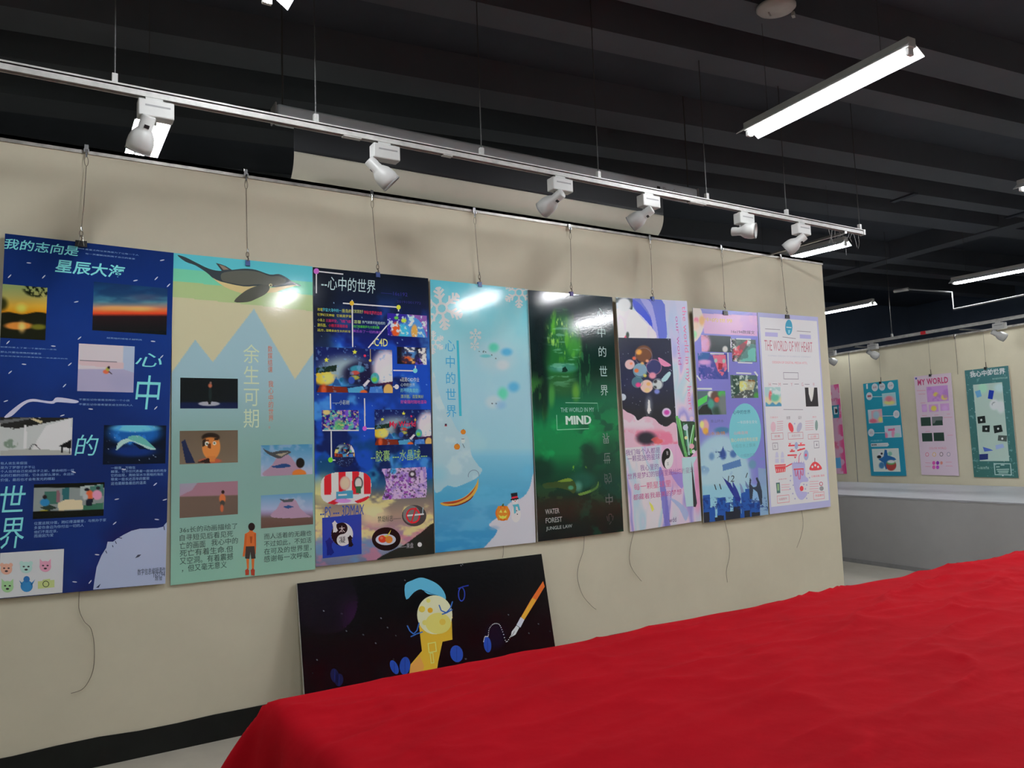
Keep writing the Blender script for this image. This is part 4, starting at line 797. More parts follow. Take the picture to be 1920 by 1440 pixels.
T = B.art('snowman_illustration'); T.poly(ell(*z8((860, 1000))[0], 9, 15, 20), (196, 198, 204), 3).poly(ell(*z8((850, 872))[0], 6, 6.5, 16), (200, 202, 208), 4).poly(z8((810, 798), (872, 788), (876, 838), (886, 840), (884, 852), (810, 866), (806, 854), (818, 850)), (30, 32, 38), 5).poly(z8((818, 832), (875, 822), (877, 838), (820, 850)), (190, 44, 60), 6).poly(ell(*z8((852, 872))[0], 1.1, 1.1, 8), (200, 60, 60), 6).poly(z8((826, 908), (886, 898), (902, 960), (884, 964), (874, 925), (858, 925), (860, 985), (842, 994), (838, 930)), (74, 160, 176), 5)
for q in z8((866, 965), (873, 998), (840, 862), (862, 860)): T.poly(ell(*q, 1, 1.1, 8), (30, 32, 38), 7)
T.build()
T = B.art('tiny_snowman'); T.poly(z8((174, 126), (194, 126), (194, 145), (174, 145)), (70, 50, 70)).poly(z8((172, 143), (196, 143), (196, 150), (172, 150)), (190, 60, 60)).poly(ell(*z8((350, 290))[0], 4, 5, 12), (180, 196, 200)).poly(z8((335, 270), (362, 270), (362, 276), (335, 276)), (90, 100, 110), 4).line(z8((345, 320), (365, 358)), .8, (60, 70, 80), 4).build()
# ================================================================== poster 5: green forest
B = wall_board('exhibition_poster', 'dark green rainforest poster with pale vertical lettering', PG, (987.5, 543.5), (1146, 557), (1171, 996), (1011, 1015.5), .036, .024, k=K_PRINT)
z9, zA = zm(980, 530, .1736), zm(980, 770, .1806)
def f_bg5(c):
    X, Y = c.X, c.Y
    c.grad([(540, (24, 34, 44)), (620, (16, 34, 34)), (700, (12, 40, 30)), (750, (14, 84, 56)), (800, (18, 112, 64)), (850, (20, 108, 60)), (885, (14, 62, 40)), (930, (14, 38, 28)), (1015, (16, 28, 28))])
    g_ = 1-sstep(.7, 1.15, np.hypot((X-1052)/38, (Y-655)/75))
    c.mask(g_, (30, 96, 44), .9).noise(.05, (74, 150, 40), .45, .62, 4, .9, ax=1.6, ay=.5, region=g_*(1-sstep(660, 690, Y))).noise(.09, (120, 180, 60), .58, .68, 8, .7, ax=1.5, ay=.4, region=g_*(1-sstep(660, 680, Y))).blob(1075, 650, 12, 18, (54, 130, 46), .5, .8)
    c.blob(1055, 690, 26, 9, (52, 118, 100), .4, .9).blob(1052, 692, 8, 5, (90, 150, 140), .4, .7).poly(z9((425, 965), (430, 920), (460, 905), (490, 950), (470, 965)), (14, 40, 34)).blob(1055, 722, 30, 22, (40, 84, 44), .5, .7).blob(1080, 735, 7, 16, (96, 150, 50), .6, .7).blob(1034, 742, 6, 20, (70, 140, 60), .6, .7).noise(.06, (110, 170, 140), .62, .7, 12, .5, ax=.7, ay=3, region=g_)
    c.blob(1008, 720, 12, 60, (12, 26, 24), .5, .8).noise(.07, (60, 130, 50), .5, .65, 16, .6, ax=2.2, ay=.5, region=(1-sstep(1018, 1034, X))*sstep(690, 720, Y)*(1-sstep(780, 800, Y))).blob(1006, 655, 5, 22, (60, 74, 70), .8, .4)
    c.blob(1021, 742, 7, 44, (12, 30, 26), .6, .8).blob(1012, 640, 16, 60, (12, 24, 26), .6, .85).noise(.16, (150, 200, 90), .6, .68, 61, .8, ax=1.4, ay=.35, region=(1-sstep(.6, 1., np.hypot((X-1050)/30, (Y-625)/36)))).noise(.12, (40, 110, 60), .55, .65, 63, .6, ax=2., ay=.4, region=(1-sstep(.7, 1.1, np.hypot((X-1095)/16, (Y-690)/60)))).noise(.04, (20, 140, 74), .5, .7, 20, .6, region=sstep(770, 800, Y)*(1-sstep(860, 890, Y))).noise(.05, (12, 60, 44), .52, .66, 24, .7, region=sstep(740, 790, Y)*sstep(1070, 1100, X))
    c.blob(1105, 858, 16, 30, (16, 48, 36), .5, .9).blob(1140, 870, 26, 60, (14, 46, 36), .6, .7).blob(1012, 880, 26, 22, (14, 42, 32), .5, .85).noise(.12, (110, 160, 40), .52, .62, 28, .9, region=1-sstep(.7, 1., np.hypot((X-1086)/16, (Y-878)/9))).blob(1092, 900, 22, 14, (26, 74, 60), .5, .8).blob(1084, 913, 7, 9, (90, 150, 130), .7, .6)
    c.poly(spl(zA((210, 760), (350, 735), (470, 700), (530, 730), (558, 800), (530, 860), (480, 830), (360, 800), (240, 810)), 4), (46, 64, 28)).blob(*zA((500, 800))[0], 5, 4, (60, 120, 90), .4).poly(spl(zA((360, 738), (470, 700), (520, 725), (470, 735)), 4), (96, 122, 40)).poly(spl(zA((580, 862), (680, 830), (760, 790), (785, 735), (780, 800), (700, 850), (600, 880)), 4), (84, 120, 50)).noise(.06, (40, 70, 40), .55, .66, 30, .5, region=sstep(900, 915, Y)*(1-sstep(930, 950, Y))).noise(.03, (30, 44, 46), .5, .7, 36, .4, region=1-sstep(580, 620, Y))
B.paint('background_print', None, .0038, f_bg5)
T = B.art('heading_text', split=True); g = (150, 170, 166)
for i, ch in enumerate('心中的世界'):
    x, y = 1118.5+i*1.7, 577+i*36.3; T.text(ch, x, y, x+15, y+19.5, g)
for i, ch in enumerate('界世的中心'):
    x, y = 1129+i*2.0, 812+i*38.0; k_ = (.6, .5, .36, .4, .28)[i]; T.text(ch, x, y, x+14, y+19, tuple(int(q*k_+20) for q in g), flipv=True)
T.text('THE WORLD IN MY', 1051, 764.5, 1114, 772, (130, 170, 160)); T.text('MIND', 1060, 780, 1107, 795, (176, 204, 186)); T.text('MIND', 1061, 780, 1108, 795, (176, 204, 186), lv=4); T.text('MIND', 1061.8, 780.2, 1108.8, 795.2, (176, 204, 186), lv=5)
for i, tx in enumerate(('WATER', 'FOREST', 'JUNGLE LAW')): T.text(tx, 1022+i*.8, 955+i*16.5, (1049, 1054, 1073)[i], (962, 978, 991)[i], (126, 140, 138), off=.015)
T = B.art('frame_line', split=True); T.line([(1060, 755), (1120, 756)], 1.1, (120, 176, 150)).line([(1120, 756), (1122, 772)], .8, (70, 140, 110)).line([(1043.5, 778), (1044.5, 806)], 1., (120, 180, 150)).line([(1044.5, 806), (1104, 803.5)], 1.2, (120, 180, 150)).line([(1072, 746.5), (1088, 746.5)], .9, (90, 140, 110))
# ================================================================== poster 6: marbled
B = wall_board('exhibition_poster', 'lilac marbled poster with a dark panel of floating bubbles', PG, (1152.5, 558), (1287, 564), (1316, 977), (1184, 996), .050, .020, k=K_PRINT, mat_='gloss2')
zB, zC = zm(1140, 540, .1667), zm(1140, 770, .1667)
def f_bg6(c):
    X, Y = c.X, c.Y
    wx = X+26*fbm(X*.012, Y*.012, 3, 2); wy = Y+30*fbm(X*.012+9, Y*.012, 3, 5)
    t = fbm(wx*.034, wy*.006, 3, 3)
    c.grad([(.2, (192, 190, 206)), (.38, (198, 190, 206)), (.46, (160, 184, 198)), (.52, (192, 178, 202)), (.58, (136, 130, 186)), (.63, (196, 176, 196)), (.8, (178, 186, 202))], t)
    c.mask((1-sstep(650, 690, Y))*sstep(1225, 1250, X+.15*(Y-560)), (150, 160, 206), .6).poly(spl(zB((270, 120), (300, 240), (400, 350), (480, 430), (560, 560), (660, 560), (650, 350), (600, 130)), 3), (70, 84, 176), .85).poly(spl(zB((275, 130), (330, 280), (470, 430), (500, 380), (380, 200)), 3), (44, 66, 180)).poly(spl(zB((360, 120), (480, 320), (520, 560), (570, 560), (500, 200), (430, 125)), 3), (150, 150, 210), .8)
    c.poly(spl(zB((80, 240), (270, 240), (420, 360), (550, 560), (240, 560), (90, 480)), 3), (206, 200, 210), .8).poly(zB((70, 110), (275, 120), (275, 245), (230, 235), (170, 150), (80, 170)), (26, 40, 40)).blob(*zB((180, 190))[0], 13, 13, (190, 194, 200), .2).blob(*zB((150, 560))[0], 11, 16, (196, 198, 200), .3).blob(*zB((205, 575))[0], 4, 7, (190, 60, 90), .3).blob(*zB((220, 530))[0], 3, 6, (40, 60, 50), .4)
    c.mask(sstep(838, 842, Y+.13*(X-1170))*(1-sstep(900, 930, Y))*sstep(1235, 1245, X), (196, 150, 180), .9).poly(spl(zC((570, 700), (640, 1300), (700, 1290), (620, 700)), 3), (100, 100, 176), .8).poly(spl(zC((700, 700), (830, 880), (860, 720), (760, 690)), 3), (120, 110, 190), .7).poly(spl(zC((690, 980), (800, 1030), (900, 1140), (870, 1240), (800, 1100)), 3), (140, 160, 206), .8).poly(zC((460, 1020), (500, 1060), (520, 1110), (495, 1140)), (206, 206, 90)).blob(*zC((1010, 900))[0], 8, 42, (206, 128, 166), .4, .8)
B.paint('background_print', None, .0042, f_bg6)
def f_bub(c):
    X, Y = c.X, c.Y
    c.fill((22, 24, 40)).grad([(630, (24, 28, 46)), (720, (22, 28, 58)), (775, (22, 24, 34)), (840, (24, 24, 30))]).dots(46, 5, (170, 180, 200), .35, .7)
    for (x, y, r_, col, soft) in ((400, 740, 95, (96, 60, 40), .12), (245, 860, 55, (190, 160, 160), .1), (360, 920, 75, (110, 140, 160), .1), (515, 890, 85, (40, 44, 90), .08), (330, 1060, 60, (60, 96, 110), .15), (435, 1105, 72, (206, 170, 160), .08), (555, 1085, 55, (170, 180, 180), .15), (165, 1228, 38, (176, 186, 196), .08), (658, 1400, 50, (190, 176, 206), .1)): c.blob(*zB((x, y))[0], r_*.1667, r_*.1667, col, soft)
    for (x, y, r_, col) in ((345, 720, 34, (206, 140, 60)), (295, 790, 22, (206, 90, 60)), (320, 930, 24, (206, 100, 50)), (385, 850, 20, (196, 150, 90)), (415, 985, 20, (190, 170, 60)), (500, 985, 40, (206, 130, 150)), (340, 1090, 30, (196, 60, 120)), (530, 1050, 22, (40, 44, 50)), (525, 1120, 22, (36, 40, 44)), (455, 1080, 22, (226, 150, 90)), (440, 1150, 30, (230, 170, 120)), (260, 850, 16, (206, 120, 90)), (440, 820, 18, (206, 140, 110)), (660, 1400, 30, (176, 60, 150)), (550, 1165, 30, (110, 120, 180))): c.blob(*zB((x, y))[0], r_*.1667, r_*.15, col, .4)
    c.poly(spl(zB((565, 780), (640, 820), (710, 870), (640, 885), (590, 850)), 3), (206, 120, 156)).poly(spl(zB((600, 1030), (640, 980), (690, 940), (705, 970), (660, 1040), (610, 1055)), 3), (150, 186, 190)).blob(*zB((515, 800))[0], 15, 15, (22, 24, 44), .02, .0)
    for (x, y, r_, col) in ((400, 770, 95, (120, 110, 120)), (515, 890, 85, (190, 120, 140)), (360, 930, 75, (110, 170, 170)), (330, 1060, 60, (90, 130, 130)), (560, 1080, 58, (150, 160, 160))):
        q_ = np.hypot(X-zB((x, y))[0][0], Y-zB((x, y))[0][1]); c.mask(1-sstep(.2, 1.0, np.abs(q_-r_*.1667)), col, .7)
    c.blob(*zB((460, 1320))[0], 6, 15, (110, 116, 126), .8, .8).poly(zB((450, 1260), (470, 1260), (475, 1340), (485, 1380), (470, 1390), (465, 1415), (452, 1415), (440, 1380), (448, 1340)), (196, 198, 202))
    cm = Canvas(X, Y).fill((0, 0, 0)); cm.poly(spl(zC((140, 10), (220, 20), (300, 60), (335, 110), (420, 65), (520, 90), (580, 150), (660, 180), (760, 140), (790, 420), (160, 440)), 4), (1, 1, 1))
    m_ = cm.c[..., 0]; c.mask(m_, (206, 160, 176)); c.noise(.06, (196, 96, 126), .45, .62, 8, .8, region=m_*sstep(800, 815, Y)).noise(.05, (216, 190, 196), .5, .65, 12, .7, region=m_*(1-sstep(795, 812, Y))).blob(*zC((430, 310))[0], 18, 12, (36, 34, 46), .4).noise(.1, (196, 80, 80), .5, .6, 16, .8, region=1-sstep(.8, 1.1, np.hypot((X-1232)/12, (Y-826)/7)))
B.paint('bubble_panel', (1157, 633, 1270.5, 832), .0036, f_bub, lv=2)
T = B.art('heading_text', split=True)
T.text('the world in my heart', 1276, 574, 1299, 770, (200, 110, 150), rot=True); T.text('our world', 1266, 593, 1278, 684, (170, 90, 150), rot=True)
T = B.art('poem_text', split=True); g = (120, 84, 140)
for tx, x0, y0, x1, y1, col in (('我们每个人都是', 1172.5, 843.5, 1238, 849, g), ('一颗孤独的星球', 1176, 855, 1237.5, 861, g), ('我心里的', 1200, 872, 1235, 880, g), ('世界是梦幻的银河里最灿烂的星球', 1176.7, 888, 1301, 886, (140, 80, 140)), ('每一颗星球里', 1188, 907, 1258, 912, (186, 90, 130)), ('都藏着我最美的梦想', 1186.7, 927.5, 1278, 927, (170, 80, 130)), ('wdd', 1254, 971, 1268, 978, (90, 70, 110))): T.text(tx, x0, y0, x1, y1, col)
T = B.art('yin_yang_badge'); yinyang(T, *zC((668, 540))[0], 11, 19.5, 3); T.text('张', 1249, 846, 1253, 853, (200, 200, 200), 6).text('王', 1250, 867, 1254, 872, (30, 30, 34), 6); T.build()
T = B.art('vase_illustration'); T.poly(zC((830, 530), (1010, 515), (960, 600), (990, 1010), (960, 1075), (880, 1080), (840, 800)), (160, 190, 196), 3).poly(zC((935, 560), (1000, 1040), (985, 1085), (960, 1080)), (44, 48, 52), 4).poly(zC((765, 60), (830, 120), (960, 120), (1000, 130), (1010, 440), (930, 520), (850, 520), (790, 380)), (34, 60, 44), 2)
for a, b_, w_, col in (((770, 60), (880, 520), 5, (90, 160, 90)), ((800, 90), (870, 480), 3, (120, 190, 120)), ((880, 150), (910, 500), 3.4, (150, 190, 180)), ((990, 130), (930, 480), 4, (96, 170, 80)), ((960, 160), (900, 480), 2.4, (140, 196, 150)), ((850, 140), (890, 400), 3, (60, 120, 90))): T.line(zC(a, b_), w_, col, 5)
for q, r_, col in (((870, 190), 5, (170, 180, 206)), ((940, 400), 4.6, (206, 150, 160)), ((990, 320), 3.4, (190, 190, 206)), ((875, 305), 3, (206, 206, 140)), ((960, 460), 3.4, (190, 196, 206)), ((940, 90), 4, (206, 170, 190))): T.poly(ell(*zC(q)[0], r_, r_*1.1, 12), col, 7)
T.build()
# ================================================================== poster 7: periwinkle collage
B = wall_board('exhibition_poster', 'periwinkle collage poster with a pink heading, taped photos and a clock', PG, (1299, 577.5), (1419, 586), (1441, 965), (1320, 980), .060, .030, k=K_PRINT, mat_='gloss2')
zD, zE = zm(1290, 560, .1528), zm(1290, 770, .1528)
def f_bg7(c):
    X, Y = c.X, c.Y
    c.fill((112, 112, 180)).grad([(570, (116, 120, 190)), (760, (108, 106, 176)), (820, (110, 112, 180))]).poly(zD((160, 180), (850, 210), (850, 460), (200, 430)), (190, 148, 186)).noise(.03, (176, 140, 190), .5, .7, 3, .6, region=(1-sstep(620, 628, Y)))
    c.poly(spl(zD((60, 110), (140, 110), (180, 200), (195, 320), (160, 430), (110, 510), (60, 500)), 4), (190, 180, 172)).blob(*zD((100, 270))[0], 5, 6, (206, 110, 130), .5).blob(*zD((170, 270))[0], 5, 9, (214, 150, 90), .5).blob(*zD((80, 440))[0], 4, 7, (130, 190, 140), .5).blob(*zD((95, 330))[0], 6, 8, (206, 170, 150), .6)
    c.blob(*zE((400, 860))[0], 56, 86, (140, 176, 190), .08).blob(*zE((400, 870))[0], 50, 76, (152, 184, 196), .5).mask(sstep(905, 915, Y), (122, 176, 196), .7).poly(zE((860, 700), (1000, 720), (1000, 1300), (880, 1300)), (120, 150, 176), .8)
    c.noise(.05, (90, 130, 170), .58, .68, 9, .6, region=sstep(838, 850, Y)*(1-sstep(880, 895, Y))).blob(*zE((430, 540))[0], 6, 9, (50, 84, 150), .4).poly(zE((430, 430), (460, 560), (390, 570)), (40, 66, 130)).poly(zE((420, 665), (640, 595), (655, 680), (430, 740)), (70, 110, 160)).blob(*zE((290, 560))[0], 5, 7, (90, 130, 170), .5).blob(*zE((555, 530))[0], 6, 7, (60, 96, 150), .4).blob(*zE((790, 660))[0], 7, 8, (90, 130, 160), .4).noise(.25, (36, 60, 110), .6, .64, 14, .8, region=1-sstep(.8, 1, np.hypot((X-1355)/20, (Y-852)/9)))
    # stars and flowers at the left margin
    c.blob(*zE((210, 190))[0], 7, 12, (206, 150, 150), .3).blob(*zE((170, 170))[0], 4, 7, (206, 196, 120), .4).blob(*zE((215, 250))[0], 5, 6, (214, 150, 60), .4).blob(*zE((420, 240))[0], 14, 6, (60, 110, 150), .4)
    # skyline
    for x0, x1, y0 in ((180, 270, 1040), (270, 330, 1190), (355, 460, 1070), (460, 515, 1130), (550, 640, 1060), (650, 780, 1000), (700, 770, 960), (780, 880, 1130), (600, 650, 1150)): c.poly(zE((x0, y0), (x1, y0-8), (x1+8, 1400), (x0+8, 1400)), (30, 76, 150))
    for x0, x1, y0 in ((190, 260, 1250), (360, 440, 1290), (460, 560, 1240), (560, 640, 1180), (690, 760, 1230), (780, 880, 1250), (330, 380, 1310)): c.poly(zE((x0, y0), (x1, y0-8), (x1+6, 1400), (x0+6, 1400)), (26, 30, 40))
    c.noise(.3, (20, 40, 100), .55, .6, 20, .7, region=sstep(930, 938, Y)*(1-sstep(952, 960, Y)))
    c.poly(zE((410, 790), (440, 830), (520, 890), (560, 960), (600, 1000), (650, 1080), (640, 1120), (590, 1100), (540, 1020), (470, 900)), (30, 40, 120)).poly(zE((545, 860), (600, 960), (640, 1060), (560, 1060)), (36, 50, 130))
    for q, col in ((((760, 820), (775, 850), (770, 900), (800, 940), (840, 930), (850, 880), (830, 830), (850, 815), (880, 880), (910, 1000), (910, 1150), (890, 1160), (850, 1000), (800, 960), (790, 1080), (760, 1090), (750, 900)), (40, 50, 66)), (((630, 880), (660, 920), (690, 1000), (650, 1010)), (110, 130, 170)), (((700, 860), (750, 930), (740, 970), (710, 930)), (90, 110, 150))): c.poly(zE(*q), col)
B.paint('background_print', None, .0042, f_bg7)
T = B.art('speech_circle'); T.poly([p for p in ell(*zE((700, 250))[0], 30, 52, 30)], (104, 176, 186), 2).build()
def tape(pts):
    T = B.art('tape_strip'); T.poly(zD(*pts), (184, 190, 200), 5).build()
def f_p1(c): c.fill((36, 50, 56)).blob(*zD((180, 560))[0], 14, 18, (206, 140, 170), .3).noise(.18, (206, 150, 190), .5, .6, 3, .8, region=1-sstep(1320, 1335, c.X)).poly(zD((520, 440), (580, 480), (560, 660), (520, 640)), (200, 200, 200)).noise(.3, (30, 30, 34), .5, .56, 7, .8, region=sstep(1366, 1372, c.X)).blob(*zD((455, 620))[0], 5, 6, (190, 190, 186), .3)
B.paint('photo_print', (1314, 628, 1372, 661), .0035, f_p1, lv=2)
def f_p2(c): c.fill((84, 100, 96)).poly(zD((520, 640), (740, 500), (700, 600), (620, 720), (540, 770)), (186, 70, 84)).poly(zD((640, 720), (760, 560), (830, 560), (830, 770), (640, 770)), (96, 166, 156)).poly(zD((730, 510), (770, 520), (760, 590), (720, 580)), (190, 194, 194)).noise(.25, (196, 196, 196), .52, .58, 5, .9, region=1-sstep(1374, 1384, c.X-.2*(c.Y-640))).noise(.25, (30, 30, 34), .54, .6, 9, .9, region=1-sstep(1374, 1384, c.X)).noise(.1, (60, 76, 76), .5, .6, 12, .5)
B.paint('photo_print', (1371, 635, 1419, 679), .0035, f_p2, lv=2)
def f_p3(c): c.fill((60, 66, 140)).blob(*zD((180, 700))[0], 13, 9, (40, 84, 140), .2).poly(zD((300, 690), (460, 690), (480, 860), (420, 950), (370, 900)), (196, 96, 122)).poly(zD((370, 790), (425, 795), (420, 865), (370, 865)), (150, 30, 50)).blob(*zD((340, 760))[0], 3, 4, (150, 176, 170), .3).blob(*zD((440, 765))[0], 3, 4, (150, 176, 170), .3).noise(.14, (150, 120, 190), .5, .62, 7, .8, region=1-sstep(1335, 1345, c.X)).noise(.2, (36, 56, 130), .52, .6, 11, .8, region=sstep(685, 695, c.Y)).blob(*zD((200, 780))[0], 12, 5, (186, 140, 190), .5)
B.paint('photo_print', (1308, 661, 1365.5, 711), .0035, f_p3, lv=2)
def f_p4(c): c.fill((60, 86, 88)).poly(zD((630, 1010), (830, 1020), (800, 1120), (640, 1160)), (150, 150, 120)).blob(*zD((670, 1070))[0], 8, 9, (186, 190, 110), .3).poly(zD((700, 990), (820, 1000), (820, 1020), (700, 1010)), (110, 76, 40)).poly(zD((550, 1200), (700, 1120), (800, 1120), (820, 1210), (560, 1220)), (62, 72, 70)).poly(zD((540, 940), (630, 960), (630, 1150), (560, 1200)), (30, 60, 52)).noise(.25, (180, 196, 186), .6, .65, 5, .8).blob(*zD((840, 1190))[0], 5, 6, (60, 130, 60), .4).poly(zD((670, 1215), (720, 1180), (724, 1184), (680, 1220)), (180, 186, 180))
B.paint('photo_print', (1369, 703, 1422, 746), .0035, f_p4, lv=2)
def f_p5(c): c.fill((70, 96, 100)).poly(zD((110, 1250), (200, 1200), (240, 1180), (230, 1260), (120, 1330)), (70, 180, 80)).blob(*zD((280, 1170))[0], 6, 6, (190, 194, 186), .3).blob(*zD((330, 1200))[0], 8, 10, (80, 60, 56), .3).blob(*zD((355, 1240))[0], 5, 5, (196, 76, 56), .3).blob(*zD((420, 1170))[0], 8, 6, (60, 170, 70), .4).poly(zD((120, 1380), (180, 1310), (260, 1290), (300, 1420), (130, 1420)), (20, 28, 30)).blob(*zD((280, 1290))[0], 6, 9, (60, 140, 120), .4).blob(*zD((360, 1380))[0], 9, 8, (34, 60, 50), .5).blob(*zD((430, 1300))[0], 8, 20, (96, 106, 106), .5)
B.paint('photo_print', (1306, 733, 1362, 777), .0035, f_p5, lv=2)
for pts in (((590, 485), (770, 490), (770, 508), (590, 500)), ((610, 775), (790, 782), (788, 798), (610, 792)), ((90, 1095), (290, 1095), (295, 1118), (90, 1115)), ((590, 902), (775, 910), (775, 930), (590, 922)), ((95, 950), (110, 935), (165, 1000), (145, 1012)), ((480, 660), (495, 665), (500, 900), (488, 900)), ((270, 665), (440, 668), (440, 685), (270, 682)), ((805, 900), (825, 890), (860, 940), (848, 955))): tape(pts)
T = B.art('heading_text', split=True); T.text('中的世界', 1321, 595, 1374, 606, (206, 168, 70)); T.text('16s194数媒文', 1371, 618, 1415, 627, (70, 66, 84)); T.text('心中的世界', 1374, 769, 1407, 776, (40, 80, 110), lv=3)
T.text('青山环水', 1332, 787, 1357, 792, (80, 84, 130)); T.text('此水含情', 1322, 810, 1360, 815, (170, 120, 60))
for i, (tx, x0, y0, x1, col) in enumerate((('一年四季在变化', 1382, 789, 1420, (176, 190, 196)), ('山峰连绵', 1376, 809, 1402, (186, 150, 156)), ('我心中的世界在这里', 1370, 822, 1421, (190, 180, 150)), ('小船在水上飘来', 1372, 833, 1417, (90, 150, 160)), ('小城依旧美', 1388, 851, 1416, (90, 140, 160)))): T.text(tx, x0, y0, x1, y0+5.2-(x1-x0)*.01, col, lv=3)
T = B.art('clock_numeral', split=True); T.text('11', *zE((318, 905))[0], *zE((412, 965))[0], (40, 46, 56), shear=-.2); T.text('12', *zE((480, 800))[0], *zE((570, 870))[0], (44, 52, 64), shear=.2); T.text('1', *zE((700, 765))[0], *zE((738, 820))[0], (44, 52, 64), shear=.3)
# ================================================================== poster 8: white infographic
B = wall_board('exhibition_poster', 'white infographic poster with lilac border and a thermometer-like drawing', PG, (1421, 586), (1532, 594), (1559, 950), (1442.5, 964), .040, .022, k=K_PRINT, mat_='matte')
T = B.art('border_print'); T.polyuv([(0, 0), (B.W, 0), (B.W, B.H), (0, B.H)], (158, 160, 206), 1).build()
T = B.art('paper_print'); T.polyuv([(.022, .04), (B.W-.02, .04), (B.W-.02, B.H-.06), (.022, B.H-.06)], (192, 192, 202), 2).build()
RD, LL, GR = (206, 64, 72), (160, 158, 196), (120, 110, 124)
T = B.art('emblem'); T.poly(ell(*zD((1236, 352))[0], 6.8, 14.5, 22), (50, 140, 170), 3).line(zD((1205, 350), (1268, 356)), 1.6, (186, 206, 214), 4).poly(zD((1225, 385), (1255, 385), (1245, 430), (1232, 430)), (120, 180, 196), 4); T.build()
T = B.art('heading_text', split=True); T.text('THE WORLD OF MY HEART', *zD((935, 505))[0], *zD((1530, 660))[0], (170, 110, 124))
T.text('DESIGN OF DIGITAL MEDIA HTTL', *zD((1035, 765))[0], *zD((1465, 805))[0], (196, 130, 140)); T.text('COMING DESIGN OF SCHEDULE COMPANY', *zD((980, 690))[0], *zD((1510, 725))[0], (166, 168, 180))
T = B.art('rule_line', split=True)
for q in (((945, 370), (1130, 380)), ((1335, 398), (1505, 408)), ((1160, 470), (1320, 490)), ((1170, 1360), (1410, 1362)), ((1035, 1045), (1095, 1048)), ((1165, 1048), (1225, 1048)), ((1305, 1048), (1360, 1048)), ((1430, 1050), (1490, 1052))): T.line(zD(*q), .9, GR)
T = B.art('lilac_block', split=True); T.poly(zD((945, 410), (1100, 418), (1100, 470), (945, 462)), LL).poly(zD((1370, 437), (1505, 447), (1507, 495), (1372, 487)), LL)
def obox(z_, a, b_, col):
    T = B.art('outline_box'); T.frame(*z_(a)[0], *z_(b_)[0], .0045, col); T.build()
for a, b_ in (((1168, 903), (1356, 990)),): obox(zD, a, b_, GR)
for a, b_, col in (((1018, 275), (1170, 352), (176, 120, 130)), ((1225, 270), (1415, 345), (176, 120, 130)), ((1470, 290), (1605, 345), (176, 120, 130)), ((1035, 395), (1105, 478), GR), ((1542, 375), (1610, 458), GR), ((1090, 1045), (1245, 1122), (190, 120, 130)), ((1535, 1005), (1675, 1080), (190, 120, 130))): obox(zE, a, b_, col)
T = B.art('caption_text', split=True)
for tx, a, b_, col in (('胶囊', (1060, 300), (1130, 325), (176, 110, 120)), ('太空计划', (1270, 292), (1375, 318), (160, 120, 130)), ('心愿', (1500, 308), (1575, 330), (190, 110, 120)), ('动画制作', (1115, 1072), (1215, 1092), (170, 110, 120)), ('作品展示', (1560, 1030), (1665, 1048), (200, 70, 80)), ('5', (1058, 420), (1074, 452), (90, 84, 96)), ('1', (1574, 405), (1584, 432), (90, 84, 96)), ('三维设计', (1005, 72), (1105, 92), (190, 130, 140)), ('展示', (1525, 68), (1575, 88), (190, 130, 140)), ('创意', (1205, 68), (1255, 105), (110, 100, 110)), ('设计', (1350, 64), (1395, 105), (110, 100, 110)), ('三维动画 渲染', (1510, 795), (1675, 805), (200, 90, 110)), ('动作', (1110, 836), (1215, 842), (180, 90, 110))): T.text(tx, *zE(a)[0], *zE(b_)[0], col)
for i, tx in enumerate(('H', 'M', 'Y', 'G', 'W')): x = (990, 1110, 1258, 1390, 1528)[i]; T.text(tx, *zD((x, 1032))[0], *zD((x+26, 1072))[0], (176, 130, 140))
T = B.art('text_rule', split=True)
for x0, x1, ys, col in ((1090, 1165, (130, 155, 185, 210, 235), (186, 150, 160)), (1440, 1540, (125, 150, 178, 205, 230), (190, 150, 160)), (1145, 1245, (905, 935, 968), (196, 150, 160)), (1490, 1600, (865, 895, 925, 955, 985), (196, 150, 160)), (1170, 1400, (0, 0, 0)[:0], GR)):
    for y in ys: T.line(zE((x0, y+6), (x1, y)), 1.2, col)
def f_q1(c): c.fill((150, 180, 180)).mask(sstep(740, 748, c.Y), (190, 186, 156)).blob(*zD((1010, 1190))[0], 3, 9, (206, 90, 90), .4).blob(*zD((1065, 1215))[0], 8, 7, (90, 166, 140), .4).mask(sstep(755, 758, c.Y+2*np.sin(c.X*.5)), (70, 130, 160)).noise(.2, (196, 206, 200), .55, .62, 4, .7, region=1-sstep(738, 742, c.Y))
B.paint('photo_print', (*zD((938, 1085))[0], *zD((1148, 1320))[0]), .0045, f_q1, lv=3)
def f_q2(c): c.fill((34, 32, 36)).poly(spl(zD((1480, 1060), (1540, 1060), (1540, 1150), (1525, 1240), (1510, 1260), (1490, 1200), (1480, 1150)), 3), (196, 194, 190))
B.paint('photo_print', (*zD((1432, 1090))[0], *zD((1600, 1322))[0]), .004, f_q2, lv=3)
T = B.art('thermometer_drawing'); z = zE
T.poly(spl(z((1275, 660), (1280, 640), (1420, 640), (1435, 700), (1440, 800), (1470, 830), (1470, 870), (1390, 880), (1370, 930), (1390, 990), (1460, 1000), (1450, 1050), (1400, 1095), (1350, 1070), (1310, 980), (1290, 850)), 3), LL, 3)
for i in range(5): T.poly(z((1295+i*28, 650), (1305+i*28, 615), (1316+i*28, 650)), LL, 3)
T.line(z((1295, 720), (1418, 714)), 2.4, RD, 4).line(z((1310, 720), (1320, 800), (1335, 800), (1345, 730), (1360, 840), (1375, 840), (1380, 730), (1395, 790), (1410, 790), (1412, 720)), 1.6, (176, 90, 130), 4).poly(ell(*z((1393, 955))[0], 3.6, 5, 12), RD, 5).line(z((1358, 640), (1362, 560), (1385, 520)), 1.4, (176, 90, 130), 4); T.build()
